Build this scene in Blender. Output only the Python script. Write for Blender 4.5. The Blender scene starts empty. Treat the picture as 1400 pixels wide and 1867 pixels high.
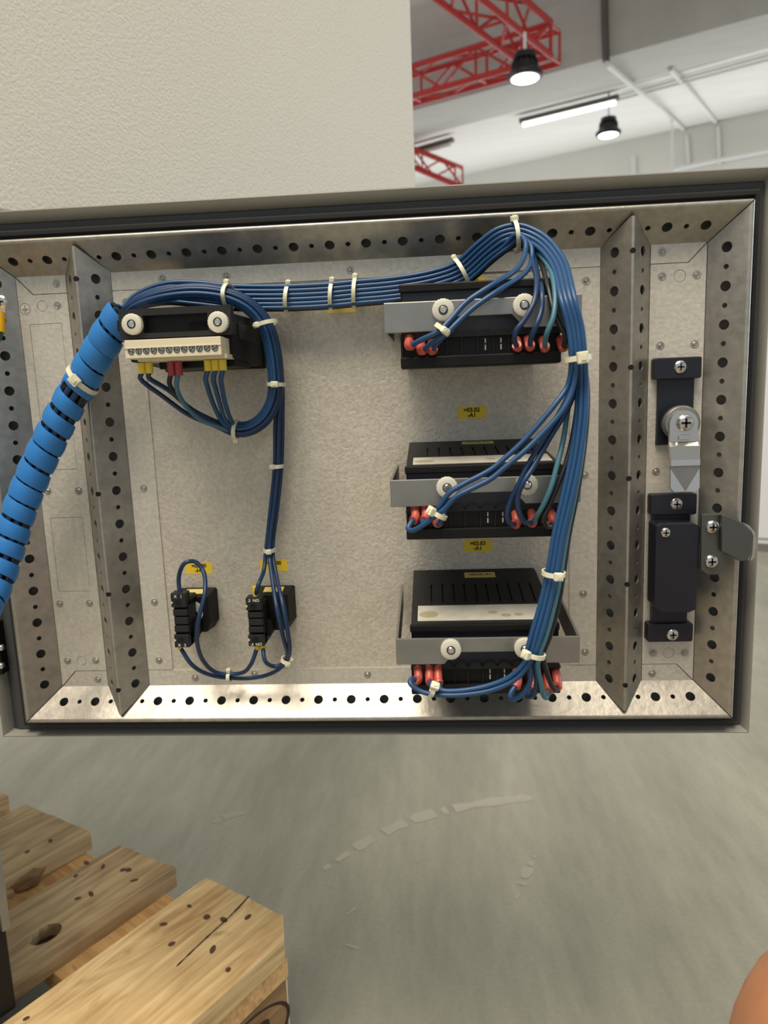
import bpy, bmesh, math, random
from mathutils import Vector, Matrix
from mathutils.geometry import tessellate_polygon
random.seed(7)
R = math.radians
sc = bpy.context.scene
col = sc.collection

# ------------------------------------------------------------------ camera
# The open door is the measuring frame: x right, y up, h out of the door sheet (all mm).
FPX = 1294.0
RM = ((0.9972927736749523, -0.037421096324657274, -0.06329917160264507),
      (-0.026743790871196844, -0.9864581352106621, 0.16181816068210855),
      (-0.06849739575748902, -0.159687222489978, -0.9847883517527399))
CX, CY, CH = 290.35634542, -89.50787302, 513.36969588
ZO = 784.0                                    # door origin above the floor


def D(x, y, h):
    return Vector((x / 1000, -h / 1000, (y + ZO) / 1000))


def ray(px, py):
    a, b = (px - 700) / FPX, (py - 933.5) / FPX
    d = [RM[0][k] * a + RM[1][k] * b + RM[2][k] for k in range(3)]
    return Vector((d[0], -d[2], d[1])).normalized()


CAM = D(CX, CY, CH)


def at(px, py, h):
    """point of the door frame (mm) seen at a pixel of the photograph, at height h over the sheet"""
    d = ray(px, py)
    t = (-h / 1000 - CAM.y) / d.y
    p = CAM + d * t
    return p.x * 1000, p.z * 1000 - ZO


def Pt(px, py, h):
    x, y = at(px, py, h)
    return D(x, y, h)


cd = bpy.data.cameras.new('camera')
cam = bpy.data.objects.new('camera', cd)
col.objects.link(cam)
rt = Vector((RM[0][0], -RM[0][2], RM[0][1]))
up = -Vector((RM[1][0], -RM[1][2], RM[1][1]))
fw = Vector((RM[2][0], -RM[2][2], RM[2][1]))
m = Matrix((rt, up, -fw)).transposed().to_4x4()
m.translation = CAM
cam.matrix_world = m
cd.sensor_fit = 'VERTICAL'
cd.sensor_height = 36
cd.lens = FPX / 1867 * 36
cd.clip_start = 0.01
cd.clip_end = 200
cd.dof.use_dof = True
cd.dof.focus_distance = 0.47
cd.dof.aperture_fstop = 11
sc.camera = cam

# ------------------------------------------------------------------ light
w = bpy.data.worlds.new('world')
sc.world = w
w.use_nodes = True
bg = w.node_tree.nodes['Background']
bg.inputs[0].default_value = (0.86, 0.93, 1.0, 1)
bg.inputs[1].default_value = 0.55


def area(name, loc, aim, sx, sy, power, color):
    l = bpy.data.lights.new(name, 'AREA')
    l.shape = 'RECTANGLE'
    l.size, l.size_y, l.energy, l.color = sx, sy, power, color
    o = bpy.data.objects.new(name, l)
    col.objects.link(o)
    o.location = loc
    o.rotation_euler = (Vector(aim) - Vector(loc)).to_track_quat('-Z', 'Y').to_euler()
    return o


# assumed roof light of the hall above and behind the photographer, assumed gate daylight at the right
area('assumed_roof_light', (-0.5, -1.5, 4.3), (0.1, -0.1, 0.7), 2.8, 2.2, 265, (1.0, 0.88, 0.72))  # area lamp for an assumed roof opening, not modelled
area('assumed_gate_light', (5.2, 1.6, 1.9), (0.6, 0.6, 0.6), 3.0, 3.0, 95, (0.78, 0.9, 1.0))  # area lamp for an assumed gate, no opening modelled
area('wall_fill', (-8.0, 9.0, 2.0), (4.0, 14.5, 3.6), 8.0, 2.6, 200, (0.96, 0.97, 1.0))  # added fill lamp out of view, brightens the back wall and soffit
area('added_soffit_uplight', (4.6, 14.2, 1.5), (2.4, 10.0, 4.2), 13.0, 2.0, 390, (0.97, 0.98, 1.0))  # added uplight hidden behind the door, brightens the ceiling past the beam
vs = sc.view_settings
vs.view_transform = 'Standard'
vs.look = 'None'
vs.gamma = 1
vs.use_curve_mapping = False
vs.exposure = 0.0


# ------------------------------------------------------------------ materials
def lin(c):
    return tuple(((v / 255) / 12.92 if v / 255 <= 0.04045 else ((v / 255 + 0.055) / 1.055) ** 2.4) for v in c) + (1,)


MATS = {}


def mat(name, rgb, rough=0.5, metal=0.0, noise=None, bump=None, coat=0, spec=None, emit=None, trans=0):
    """noise: (scale, strength, stretch xyz); bump: (scale, strength mm)"""
    mt = bpy.data.materials.new(name)
    mt.use_nodes = True
    nt = mt.node_tree
    b = nt.nodes['Principled BSDF']
    c = lin(rgb)
    b.inputs['Base Color'].default_value = c
    b.inputs['Roughness'].default_value = rough
    b.inputs['Metallic'].default_value = metal
    if spec is not None:
        b.inputs['Specular IOR Level'].default_value = spec
    if trans:
        b.inputs['Transmission Weight'].default_value = trans
    if emit:
        b.inputs['Emission Color'].default_value = lin(emit[0])
        b.inputs['Emission Strength'].default_value = emit[1]
    if noise or bump:
        geo = nt.nodes.new('ShaderNodeNewGeometry')
    if noise:
        for i, (s, k, st) in enumerate(noise):
            mp = nt.nodes.new('ShaderNodeMapping')
            mp.inputs['Scale'].default_value = st
            nt.links.new(geo.outputs['Position'], mp.inputs[0])
            n = nt.nodes.new('ShaderNodeTexNoise')
            n.inputs['Scale'].default_value = s
            n.inputs['Detail'].default_value = 4
            nt.links.new(mp.outputs[0], n.inputs['Vector'])
            r = nt.nodes.new('ShaderNodeMapRange')
            r.inputs[1].default_value = 0.3
            r.inputs[2].default_value = 0.7
            r.inputs[3].default_value = 1 - k
            r.inputs[4].default_value = 1 + k
            nt.links.new(n.outputs[0], r.inputs[0])
            mx = nt.nodes.new('ShaderNodeMix')
            mx.data_type = 'RGBA'
            mx.blend_type = 'MULTIPLY'
            mx.inputs['Factor'].default_value = 1
            if i == 0:
                mx.inputs['A'].default_value = c
            else:
                nt.links.new(last, mx.inputs['A'])
            nt.links.new(r.outputs[0], mx.inputs['B'])
            last = mx.outputs['Result']
        nt.links.new(last, b.inputs['Base Color'])
    if bump:
        n = nt.nodes.new('ShaderNodeTexNoise')
        n.inputs['Scale'].default_value = bump[0]
        n.inputs['Detail'].default_value = 3
        nt.links.new(geo.outputs['Position'], n.inputs['Vector'])
        bp = nt.nodes.new('ShaderNodeBump')
        bp.inputs['Strength'].default_value = bump[1]
        bp.inputs['Distance'].default_value = bump[2] / 1000
        nt.links.new(n.outputs[0], bp.inputs['Height'])
        nt.links.new(bp.outputs[0], b.inputs['Normal'])
    MATS[name] = mt
    return mt


def wood(name, dark, light, d, stain=(70, 52, 36)):
    """plank wood: fine grain stretched along direction d (world xy), soft blotches and a few dark stains"""
    mt = bpy.data.materials.new(name)
    mt.use_nodes = True
    nt = mt.node_tree
    N, L = nt.nodes.new, nt.links.new
    b = nt.nodes['Principled BSDF']
    b.inputs['Roughness'].default_value = 0.75
    b.inputs['Specular IOR Level'].default_value = 0.25
    geo = N('ShaderNodeNewGeometry')
    oi = N('ShaderNodeObjectInfo')
    vr = N('ShaderNodeVectorRotate')
    vr.rotation_type = 'Z_AXIS'
    vr.inputs['Angle'].default_value = -math.atan2(d[1], d[0])
    L(geo.outputs['Position'], vr.inputs['Vector'])
    sx = N('ShaderNodeVectorMath')
    sx.operation = 'SCALE'
    sx.inputs[0].default_value = (3.1, 1.7, 0.9)
    L(oi.outputs['Random'], sx.inputs['Scale'])
    ad = N('ShaderNodeVectorMath')
    ad.operation = 'ADD'
    L(vr.outputs[0], ad.inputs[0])
    L(sx.outputs[0], ad.inputs[1])

    def noise(scale, st, detail, dist=0.0):
        mp = N('ShaderNodeMapping')
        mp.inputs['Scale'].default_value = st
        L(ad.outputs[0], mp.inputs[0])
        n = N('ShaderNodeTexNoise')
        n.inputs['Scale'].default_value = scale
        n.inputs['Detail'].default_value = detail
        n.inputs['Distortion'].default_value = dist
        L(mp.outputs[0], n.inputs['Vector'])
        return n.outputs[0]

    def math_(op, a, v):
        n = N('ShaderNodeMath')
        n.operation = op
        L(a, n.inputs[0])
        if isinstance(v, float):
            n.inputs[1].default_value = v
        else:
            L(v, n.inputs[1])
        return n.outputs[0]

    grain = noise(70, (0.1, 2.2, 2.2), 5, 0.3)
    swirl = noise(5, (0.5, 3.0, 3.0), 2, 1.5)
    ring = math_('PINGPONG', math_('MULTIPLY', swirl, 14.0), 1.0)
    blotch = noise(11, one_, 5)
    v = math_('ADD', math_('MULTIPLY', grain, 0.55), math_('ADD', math_('MULTIPLY', ring, 0.13), math_('MULTIPLY', blotch, 0.5)))
    rp = N('ShaderNodeValToRGB')
    rp.color_ramp.elements[0].position = 0.40
    rp.color_ramp.elements[0].color = lin(dark)
    rp.color_ramp.elements[1].position = 0.74
    rp.color_ramp.elements[1].color = lin(light)
    L(v, rp.inputs[0])
    sp = noise(26, (0.55, 1.6, 1.6), 4, 0.6)
    rs = N('ShaderNodeMapRange')
    rs.inputs[1].default_value = 0.64
    rs.inputs[2].default_value = 0.74
    rs.inputs[3].default_value = 0.0
    rs.inputs[4].default_value = 0.55
    L(sp, rs.inputs[0])
    mx = N('ShaderNodeMix')
    mx.data_type = 'RGBA'
    L(rs.outputs[0], mx.inputs['Factor'])
    L(rp.outputs[0], mx.inputs['A'])
    mx.inputs['B'].default_value = lin(stain)
    L(mx.outputs['Result'], b.inputs['Base Color'])
    bp = N('ShaderNodeBump')
    bp.inputs['Strength'].default_value = 0.5
    bp.inputs['Distance'].default_value = 0.001
    L(v, bp.inputs['Height'])
    L(bp.outputs[0], b.inputs['Normal'])
    MATS[name] = mt
    return mt


one_ = (1, 1, 1)
one = (1, 1, 1)
mat('zinc', (172, 168, 159), 0.4, 0.8, [(160, 0.12, one), (35, 0.08, one)], (220, 0.35, 0.5))
mat('zinc_flat', (204, 199, 187), 0.5, 0.3, [(300, 0.10, one), (60, 0.05, one)], (330, 0.6, 0.6))
mat('zinc_panel', (202, 195, 181), 0.5, 0.3, [(420, 0.12, one), (40, 0.05, one)], (420, 0.8, 0.7))
mat('steel', (150, 150, 146), 0.4, 0.85, [(60, 0.08, one)], (150, 0.1, 0.3))
mat('chrome', (205, 203, 198), 0.22, 0.95)
mat('dark_steel', (104, 106, 104), 0.35, 0.85)
mat('rim_paint', (152, 150, 142), 0.5, 0.0, None, (400, 0.2, 0.3))
mat('cream_paint', (216, 208, 192), 0.5, 0.0, [(3, 0.02, one)], (360, 1.0, 0.8))
mat('gasket', (26, 27, 28), 0.75)
mat('gasket_channel', (66, 67, 68), 0.6)
mat('black_plastic', (14, 14, 15), 0.5, spec=0.3)
mat('black_plastic_top', (36, 36, 37), 0.55, 0, None, (900, 0.2, 0.2), spec=0.3)
mat('void', (6, 6, 7), 0.9)
mat('navy_plastic', (20, 23, 34), 0.42)
mat('wire_blue', (30, 72, 116), 0.4)
mat('wire_blue_deep', (21, 52, 90), 0.4)
mat('wire_teal', (64, 112, 130), 0.4)
mat('wire_black', (26, 27, 30), 0.4)
mat('wrap_blue', (44, 122, 196), 0.38)
mat('tie', (226, 224, 198), 0.4, trans=0.0)
mat('crimp_red', (182, 82, 70), 0.38)
mat('ferrule_red', (158, 56, 62), 0.45)
mat('ferrule_yellow', (226, 200, 60), 0.45)
mat('earth_yellow', (232, 176, 10), 0.45)
mat('green', (30, 90, 60), 0.5)
mat('nut', (208, 206, 192), 0.45)
mat('beige', (222, 212, 184), 0.5)
mat('sticker', (236, 204, 50), 0.55)
mat('sticker_pale', (226, 206, 120), 0.6)
mat('sticker_white', (200, 198, 184), 0.5, 0, [(90, 0.1, one)])
mat('ink', (24, 20, 14), 0.7)
mat('print_white', (220, 220, 215), 0.6)
mat('floor', (150, 149, 134), 0.38, 0, [(2.2, 0.12, (1.3, 0.5, 1)), (7, 0.12, (1.7, 0.35, 1)), (30, 0.07, (1.8, 0.4, 1)), (160, 0.05, one)], (60, 0.15, 0.6), spec=0.4)
for n_ in MATS['floor'].node_tree.nodes:
    if n_.type == 'MAPPING':
        n_.inputs['Rotation'].default_value = (0, 0, R(32))
mat('apron', (225, 228, 232), 0.8)
mat('scuff', (164, 161, 147), 0.5)
mat('wall', (226, 224, 216), 0.8, 0, [(0.8, 0.03, one)])
mat('ceiling', (218, 217, 212), 0.85, 0, [(1.2, 0.04, (1, 4, 1))])
mat('concrete', (188, 186, 181), 0.85, 0, [(1.5, 0.05, (1, 5, 1))])
mat('truss_red', (190, 48, 42), 0.4)
mat('lamp_black', (26, 27, 30), 0.45)
mat('lamp_glow', (255, 255, 255), 0.5, emit=((255, 252, 245), 6))
mat('tube_glow', (255, 255, 255), 0.5, emit=((255, 255, 252), 2.0))
mat('conduit', (225, 225, 222), 0.5)
mat('cable_grey', (96, 92, 88), 0.6)
mat('skin', (186, 128, 92), 0.5, 0, [(60, 0.08, one)])
mat('shorts', (52, 58, 70), 0.9)
mat('shoe', (60, 60, 62), 0.7)
DB = Vector((-0.53, -0.848, 0)).normalized()      # pallet board direction
EB = Vector((0.848, -0.53, 0)).normalized()
wood('wood_new', (172, 136, 88), (226, 196, 144), DB, (120, 86, 50))
wood('wood_grey', (140, 114, 82), (194, 168, 126), DB, (92, 68, 46))
wood('wood_cross', (176, 132, 84), (222, 180, 124), EB, (120, 84, 50))
wood('wood_block', (104, 78, 52), (164, 128, 88), DB)
mat('wood_end', (226, 206, 172), 0.8, 0, [(120, 0.1, one)])
mat('burnt', (52, 32, 20), 0.9)
mat('nail', (84, 58, 38), 0.8)
mat('smudge', (168, 162, 136), 0.6)

# ------------------------------------------------------------------ mesh helpers
WL = {}                                           # world location of every object made


class MB:
    def __init__(self):
        self.v, self.f = [], []

    def add(self, vs_, fs):
        n = len(self.v)
        self.v += [Vector(p) for p in vs_]
        self.f += [tuple(i + n for i in f) for f in fs]
        return self

    def hexa(self, a, b):
        """a,b: two quads (4 points each) joined to a solid"""
        self.add(list(a) + list(b), [(3, 2, 1, 0), (4, 5, 6, 7), (0, 1, 5, 4), (1, 2, 6, 5), (2, 3, 7, 6), (3, 0, 4, 7)])
        return self

    def box(self, x0, x1, y0, y1, h0, h1):
        q = [(x0, y0), (x1, y0), (x1, y1), (x0, y1)]
        return self.hexa([D(x, y, h0) for x, y in q], [D(x, y, h1) for x, y in q])

    def prism(self, loop0, loop1):
        """two matching closed loops of points -> solid with n-gon caps"""
        n = len(loop0)
        self.add(list(loop0) + list(loop1),
                 [tuple(range(n - 1, -1, -1)), tuple(range(n, 2 * n))] +
                 [(i, (i + 1) % n, n + (i + 1) % n, n + i) for i in range(n)])
        return self

    def plate(self, poly, h0, h1):
        """poly in door mm"""
        return self.prism([D(x, y, h0) for x, y in poly], [D(x, y, h1) for x, y in poly])

    def tube(self, pts, r, n=8, caps=True):
        pts = [Vector(p) for p in pts]
        k = len(pts)
        rr = r if isinstance(r, (list, tuple)) else [r] * k
        t = (pts[1] - pts[0]).normalized()
        a = t.orthogonal().normalized()
        base = len(self.v)
        for i, p in enumerate(pts):
            if i == 0:
                t1 = (pts[1] - pts[0])
            elif i == k - 1:
                t1 = (pts[-1] - pts[-2])
            else:
                t1 = (pts[i + 1] - pts[i - 1])
            t1 = t1.normalized() if t1.length > 1e-9 else t
            q = t.rotation_difference(t1)
            a = q @ a
            a = (a - t1 * a.dot(t1)).normalized()
            t = t1
            b = t.cross(a)
            for j in range(n):
                an = 2 * math.pi * j / n
                self.v.append(p + (a * math.cos(an) + b * math.sin(an)) * rr[i])
        for i in range(k - 1):
            for j in range(n):
                j2 = (j + 1) % n
                self.f.append((base + i * n + j, base + i * n + j2, base + (i + 1) * n + j2, base + (i + 1) * n + j))
        if caps:
            self.f.append(tuple(base + j for j in range(n - 1, -1, -1)))
            self.f.append(tuple(base + (k - 1) * n + j for j in range(n)))
        return self

    def lathe(self, c, axis, prof, n=24, ref=None):
        """prof: [(radius, distance along axis)] in metres; closed at both ends"""
        axis = Vector(axis).normalized()
        a = (Vector(ref) - axis * Vector(ref).dot(axis)).normalized() if ref else axis.orthogonal().normalized()
        b = axis.cross(a)
        base = len(self.v)
        for r, z in prof:
            for j in range(n):
                an = 2 * math.pi * j / n
                self.v.append(Vector(c) + axis * z + (a * math.cos(an) + b * math.sin(an)) * r)
        for i in range(len(prof) - 1):
            for j in range(n):
                j2 = (j + 1) % n
                self.f.append((base + i * n + j, base + i * n + j2, base + (i + 1) * n + j2, base + (i + 1) * n + j))
        self.f.append(tuple(base + j for j in range(n - 1, -1, -1)))
        self.f.append(tuple(base + (len(prof) - 1) * n + j for j in range(n)))
        return self

    def holed(self, O, U, V, outer, holes, thick):
        """flat sheet with openings: outer / holes are loops in (u,v) mm, front at O, thickness inward (mm)"""
        O, U, V = Vector(O), Vector(U).normalized(), Vector(V).normalized()
        N = U.cross(V).normalized()
        loops = [outer] + holes
        flat = [p for l in loops for p in l]
        tri = tessellate_polygon([[Vector((p[0], p[1], 0)) for p in l] for l in loops])
        n = len(flat)
        fr = [O + U * (p[0] / 1000) + V * (p[1] / 1000) for p in flat]
        bk = [p - N * (thick / 1000) for p in fr]
        fs = []
        for t in tri:
            a, b, c = [Vector(flat[i]) for i in t]
            s = (b - a).x * (c - a).y - (b - a).y * (c - a).x
            t = tuple(t) if s > 0 else (t[0], t[2], t[1])
            fs.append(t)
            fs.append(tuple(n + i for i in reversed(t)))
        o = 0
        for l in loops:
            k = len(l)
            for i in range(k):
                j = (i + 1) % k
                fs.append((o + i, o + j, n + o + j, n + o + i))
            o += k
        self.add(fr + bk, fs)
        return self


def circ(cx, cy, r, n=14):
    return [(cx + r * math.cos(2 * math.pi * i / n), cy + r * math.sin(2 * math.pi * i / n)) for i in range(n)]


def rect(x0, x1, y0, y1):
    return [(x0, y0), (x1, y0), (x1, y1), (x0, y1)]


def rrect(x0, x1, y0, y1, r, n=4):
    out = []
    for cx, cy, a0 in ((x1 - r, y1 - r, 0), (x0 + r, y1 - r, 90), (x0 + r, y0 + r, 180), (x1 - r, y0 + r, 270)):
        for i in range(n + 1):
            a = R(a0 + 90 * i / n)
            out.append((cx + r * math.cos(a), cy + r * math.sin(a)))
    return out


def obj(name, mb, material, parent=None, smooth=False, bevel=0, fix=True):
    vs_, fs = mb.v, mb.f
    lo = [min(p[k] for p in vs_) for k in range(3)]
    hi = [max(p[k] for p in vs_) for k in range(3)]
    c = Vector([(a + b) / 2 for a, b in zip(lo, hi)])
    if parent is None:
        c.z = lo[2]
    me = bpy.data.meshes.new(name)
    me.from_pydata([p - c for p in vs_], [], fs)
    if fix:
        b = bmesh.new()
        b.from_mesh(me)
        bmesh.ops.recalc_face_normals(b, faces=b.faces)
        b.to_mesh(me)
        b.free()
    me.materials.append(MATS[material])
    o = bpy.data.objects.new(name, me)
    col.objects.link(o)
    place(o, c, parent)
    if smooth:
        for p in me.polygons:
            p.use_smooth = True
        try:
            me.set_sharp_from_angle(angle=R(42))
        except Exception:
            pass
    if bevel:
        md = o.modifiers.new('bevel', 'BEVEL')
        md.width = bevel / 1000
        md.segments = 2
        md.limit_method = 'ANGLE'
        md.angle_limit = R(40)
    return o


def place(o, c, parent):
    WL[o.name] = Vector(c)
    if parent is not None:
        o.parent = parent
        o.location = Vector(c) - WL[parent.name]
    else:
        o.location = c


def inst(name, src, c, parent, rot=None):
    o = bpy.data.objects.new(name, src)
    col.objects.link(o)
    place(o, c, parent)
    if rot:
        o.rotation_euler = rot
    return o


def tag(o, label, cat, group=None):
    o['label'] = label
    o['category'] = cat
    if group:
        o['group'] = group
    return o


def thing(name, label, cat, loc, group=None):
    o = bpy.data.objects.new(name, None)
    o.empty_display_size = 0.02
    col.objects.link(o)
    place(o, Vector(loc), None)
    return tag(o, label, cat, group)


def struct(o):
    o['kind'] = 'structure'
    return o


def spline(pts, step=5):
    pts = [Vector(p) for p in pts]
    q = [pts[0] * 2 - pts[1]] + pts + [pts[-1] * 2 - pts[-2]]
    out = []
    for i in range(1, len(q) - 2):
        p0, p1, p2, p3 = q[i - 1:i + 3]
        # centripetal Catmull-Rom
        t0 = 0
        t1 = t0 + max((p1 - p0).length, 1e-6) ** 0.5
        t2 = t1 + max((p2 - p1).length, 1e-6) ** 0.5
        t3 = t2 + max((p3 - p2).length, 1e-6) ** 0.5
        for k in range(step):
            t = t1 + (t2 - t1) * k / step
            a1 = p0 * ((t1 - t) / (t1 - t0)) + p1 * ((t - t0) / (t1 - t0))
            a2 = p1 * ((t2 - t) / (t2 - t1)) + p2 * ((t - t1) / (t2 - t1))
            a3 = p2 * ((t3 - t) / (t3 - t2)) + p3 * ((t - t2) / (t3 - t2))
            b1 = a1 * ((t2 - t) / (t2 - t0)) + a2 * ((t - t0) / (t2 - t0))
            b2 = a2 * ((t3 - t) / (t3 - t1)) + a3 * ((t - t1) / (t3 - t1))
            out.append(b1 * ((t2 - t) / (t2 - t1)) + b2 * ((t - t1) / (t2 - t1)))
    out.append(pts[-1])
    return out


def text_mb(txt, size, depth=0.0, bold=0.0):
    """flat lettering as mesh data in its own xy plane, centred (size in mm)"""
    cu = bpy.data.curves.new('lettering', 'FONT')
    cu.body = txt
    cu.size = size / 1000
    cu.align_x = 'CENTER'
    cu.align_y = 'CENTER'
    cu.space_line = 0.9
    cu.offset = bold / 1000
    cu.resolution_u = 3
    t = bpy.data.objects.new('lettering', cu)
    col.objects.link(t)
    dg = bpy.context.evaluated_depsgraph_get()
    me = bpy.data.meshes.new_from_object(t.evaluated_get(dg))
    bpy.data.objects.remove(t)
    bpy.data.curves.remove(cu)
    return me


def letters(txt, size, material, c, parent, U, V, bold=0.0, name='lettering'):
    me = text_mb(txt, size, bold=bold)
    me.materials.clear()
    me.materials.append(MATS[material])
    o = bpy.data.objects.new(name, me)
    col.objects.link(o)
    place(o, c, parent)
    U, V = Vector(U).normalized(), Vector(V).normalized()
    N = U.cross(V)
    o.rotation_euler = Matrix((U, V, N)).transposed().to_euler()
    return o


X, Z, OUT = Vector((1, 0, 0)), Vector((0, 0, 1)), Vector((0, -1, 0))   # door axes in the world

# ================================================================== the hall
du = ray(-1550, 830)
dw = ray(1512, 465)
duh = Vector((du.x, du.y, 0)).normalized()
dwh = Vector((-duh.y, duh.x, 0))
if dwh.dot(dw) < 0:
    dwh = -dwh


def hit(px, py, O, N):
    d = ray(px, py)
    return CAM + d * ((O - CAM).dot(N) / d.dot(N))


Q = CAM + ray(1225, 73) * 10.5                      # lower edge of the big concrete beam
NC = du.cross(dw).normalized()                      # soffit plane
WQ = hit(1257, 237, Q, NC)                          # a point of the wall / soffit line
fl = MB()
fl.add([(-9, -7, -0.15), (11, -7, -0.15), (11, 24, -0.15), (-9, 24, -0.15), (-9, -7, 0), (11, -7, 0), (11, 24, 0), (-9, 24, 0)],
       [(3, 2, 1, 0), (4, 5, 6, 7), (0, 1, 5, 4), (1, 2, 6, 5), (2, 3, 7, 6), (3, 0, 4, 7)])
floor = struct(obj('floor', fl, 'floor'))


def slab(a, b, c, d, off):
    off = Vector(off)
    return MB().hexa([a, b, c, d], [a + off, b + off, c + off, d + off])


ext = 13
wl = [WQ + du * ext, WQ - du * ext]
struct(obj('wall_back', slab(Vector((wl[0].x, wl[0].y, 0)), Vector((wl[1].x, wl[1].y, 0)), wl[1] + Z * 0.3, wl[0] + Z * 0.3, dwh * 0.2), 'wall'))
ql = [Q + du * ext, Q - du * ext]
band = 1.5
struct(obj('ceiling', slab(ql[0] + dw * band + Z * 0.06, ql[1] + dw * band + Z * 0.06, wl[1] + dw * 0.2 + Z * 0.06, wl[0] + dw * 0.2 + Z * 0.06, Z * 0.2), 'ceiling'))
tb = hit(745, 92, Q, dwh)
bh = tb.z - Q.z
struct(obj('trim_1', MB().hexa([ql[0], ql[1], ql[1] + dw * band, ql[0] + dw * band],
                               [p + Z * bh for p in (ql[0], ql[1], ql[1] + dw * band, ql[0] + dw * band)]), 'concrete'))
struct(obj('ceiling', slab(ql[0] + Z * bh, ql[1] + Z * bh, ql[1] + Z * bh - dwh * 16, ql[0] + Z * bh - dwh * 16, Z * 0.2), 'ceiling'))

# scuffs on the floor coating
for i, pth in enumerate([[(590, 1585), (680, 1528), (760, 1492), (850, 1470), (940, 1457), (1020, 1452)],
                         [(380, 1505), (415, 1488), (450, 1482)],
                         [(632, 1668), (655, 1650)], [(758, 1575), (778, 1560)], [(628, 1722), (662, 1732)],
                         [(940, 1640), (960, 1590), (975, 1560)]]):
    pts = [hit(a, b, Vector((0, 0, 0)), Z) for a, b in pth]
    pts = spline(pts, 8)
    mb = MB()
    wd = (0.011, 0.010, 0.003, 0.003, 0.004, 0.008)[i]
    n = len(pts)
    random.seed(i)
    for k, p in enumerate(pts):
        t = (pts[min(k + 1, n - 1)] - pts[max(k - 1, 0)]).normalized()
        s = Vector((-t.y, t.x, 0)) * wd * (0.5 + random.random() * 0.7) * (0.3 + min(k, n - 1 - k, 6) / 8)
        mb.v += [p - s + Z * 0.0004, p + s + Z * 0.0004, p + Z * 0.0007]
    for k in range(n - 1):
        a, b = 3 * k, 3 * k + 3
        if random.random() < 0.75:
            mb.f += [(a, a + 2, b + 2, b), (a + 2, a + 1, b + 1, b + 2)]
    sf = obj('floor_scuff', mb, 'scuff', floor, fix=False)

# ---- red trusses
UPV = Z


def truss(name, label, O, d, side, upv, L, s, bay, mt='truss_red'):
    """four-chord truss from O along d; O is one lower chord, side/up give the square"""
    t = thing(name, label, 'truss', O, 'red lattice trusses under the hall ceiling')
    cs = [O, O + side * s, O + side * s + upv * s, O + upv * s]
    for c in cs:
        obj('chord', MB().tube([c, c + d * L], 0.034, 10), mt, t, True)
    nb = int(L / bay)
    for k in range(nb):
        for q in range(4):
            a, b = cs[q], cs[(q + 1) % 4]
            if k % 2:
                a, b = b, a
            obj('brace', MB().tube([a + d * (k * bay), b + d * ((k + 1) * bay)], 0.016, 6), mt, t, True)
        for q in range(4):
            if k % 2 == 0:
                a, b = cs[q], cs[(q + 1) % 4]
                obj('brace', MB().tube([a + d * (k * bay), b + d * (k * bay)], 0.016, 6), mt, t, True)
    return t


TP = CAM + ray(1023, 115) * 10.0
S = 0.34
truss('ceiling_truss', 'red lattice truss running from the corner away to the left', TP + du * 0.02 - dw * S, du, dw, UPV, 7.2, S, 0.45)
truss('ceiling_truss', 'red lattice truss coming overhead out of the top of the picture', TP - dw * (S + 0.03), -ray(2000, 915), du, UPV, 5.4, S, 0.42)
FT = CAM + ray(830, 338) * 13.0
truss('ceiling_truss', 'pale red truss low in the distance beside the cream door', FT, (CAM + ray(690, 280) * 13.6 - FT).normalized(), dw, UPV, 3.0, 0.3, 0.4)


# ---- lamps
def highbay(label, px, py, dist, r, cordtop=None):
    c = CAM + ray(px, py) * dist
    t = thing('pendant_lamp', label, 'lamp', c - Z * 0.12, 'black high bay lamps')
    k = r / 0.2
    obj('housing', MB().lathe(c, Z, [(0.185 * k, -0.09 * k), (0.2 * k, -0.07 * k), (0.2 * k, -0.045 * k), (0.15 * k, 0.0), (0.135 * k, 0.07 * k), (0.1 * k, 0.085 * k)], 28), 'lamp_black', t, True)
    for a in range(16):
        an = 2 * math.pi * a / 16
        dv = Vector((math.cos(an), math.sin(an), 0))
        sd = Vector((-dv.y, dv.x, 0)) * 0.004
        obj('cooling_fin', MB().hexa([c + dv * 0.08 * k - sd, c + dv * 0.155 * k - sd, c + dv * 0.145 * k - sd + Z * 0.1 * k, c + dv * 0.08 * k - sd + Z * 0.12 * k],
                                     [c + dv * 0.08 * k + sd, c + dv * 0.155 * k + sd, c + dv * 0.145 * k + sd + Z * 0.1 * k, c + dv * 0.08 * k + sd + Z * 0.12 * k]), 'lamp_black', t)
    obj('cap', MB().lathe(c, Z, [(0.06 * k, 0.08 * k), (0.13 * k, 0.11 * k), (0.12 * k, 0.17 * k), (0.05 * k, 0.19 * k)], 24), 'lamp_black', t, True)
    obj('lens', MB().lathe(c, Z, [(0.12 * k, -0.1 * k), (0.16 * k, -0.088 * k), (0.16 * k, -0.08 * k)], 28), 'lamp_glow', t, True)
    top = c + Z * (cordtop or 0.6)
    obj('cord', MB().tube([c + Z * 0.18 * k, top], 0.016, 6), 'conduit', t)
    return t


highbay('black high bay lamp hanging under the red truss corner', 957, 128, 8.6, 0.18, 0.35)
highbay('black high bay lamp on a cord in front of the pale ceiling', 1109, 236, 12.5, 0.185, 1.0)


def on_soffit(px, py, drop=0.0):
    return hit(px, py, Q + dw * band + Z * (0.06 - drop), NC)


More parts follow.
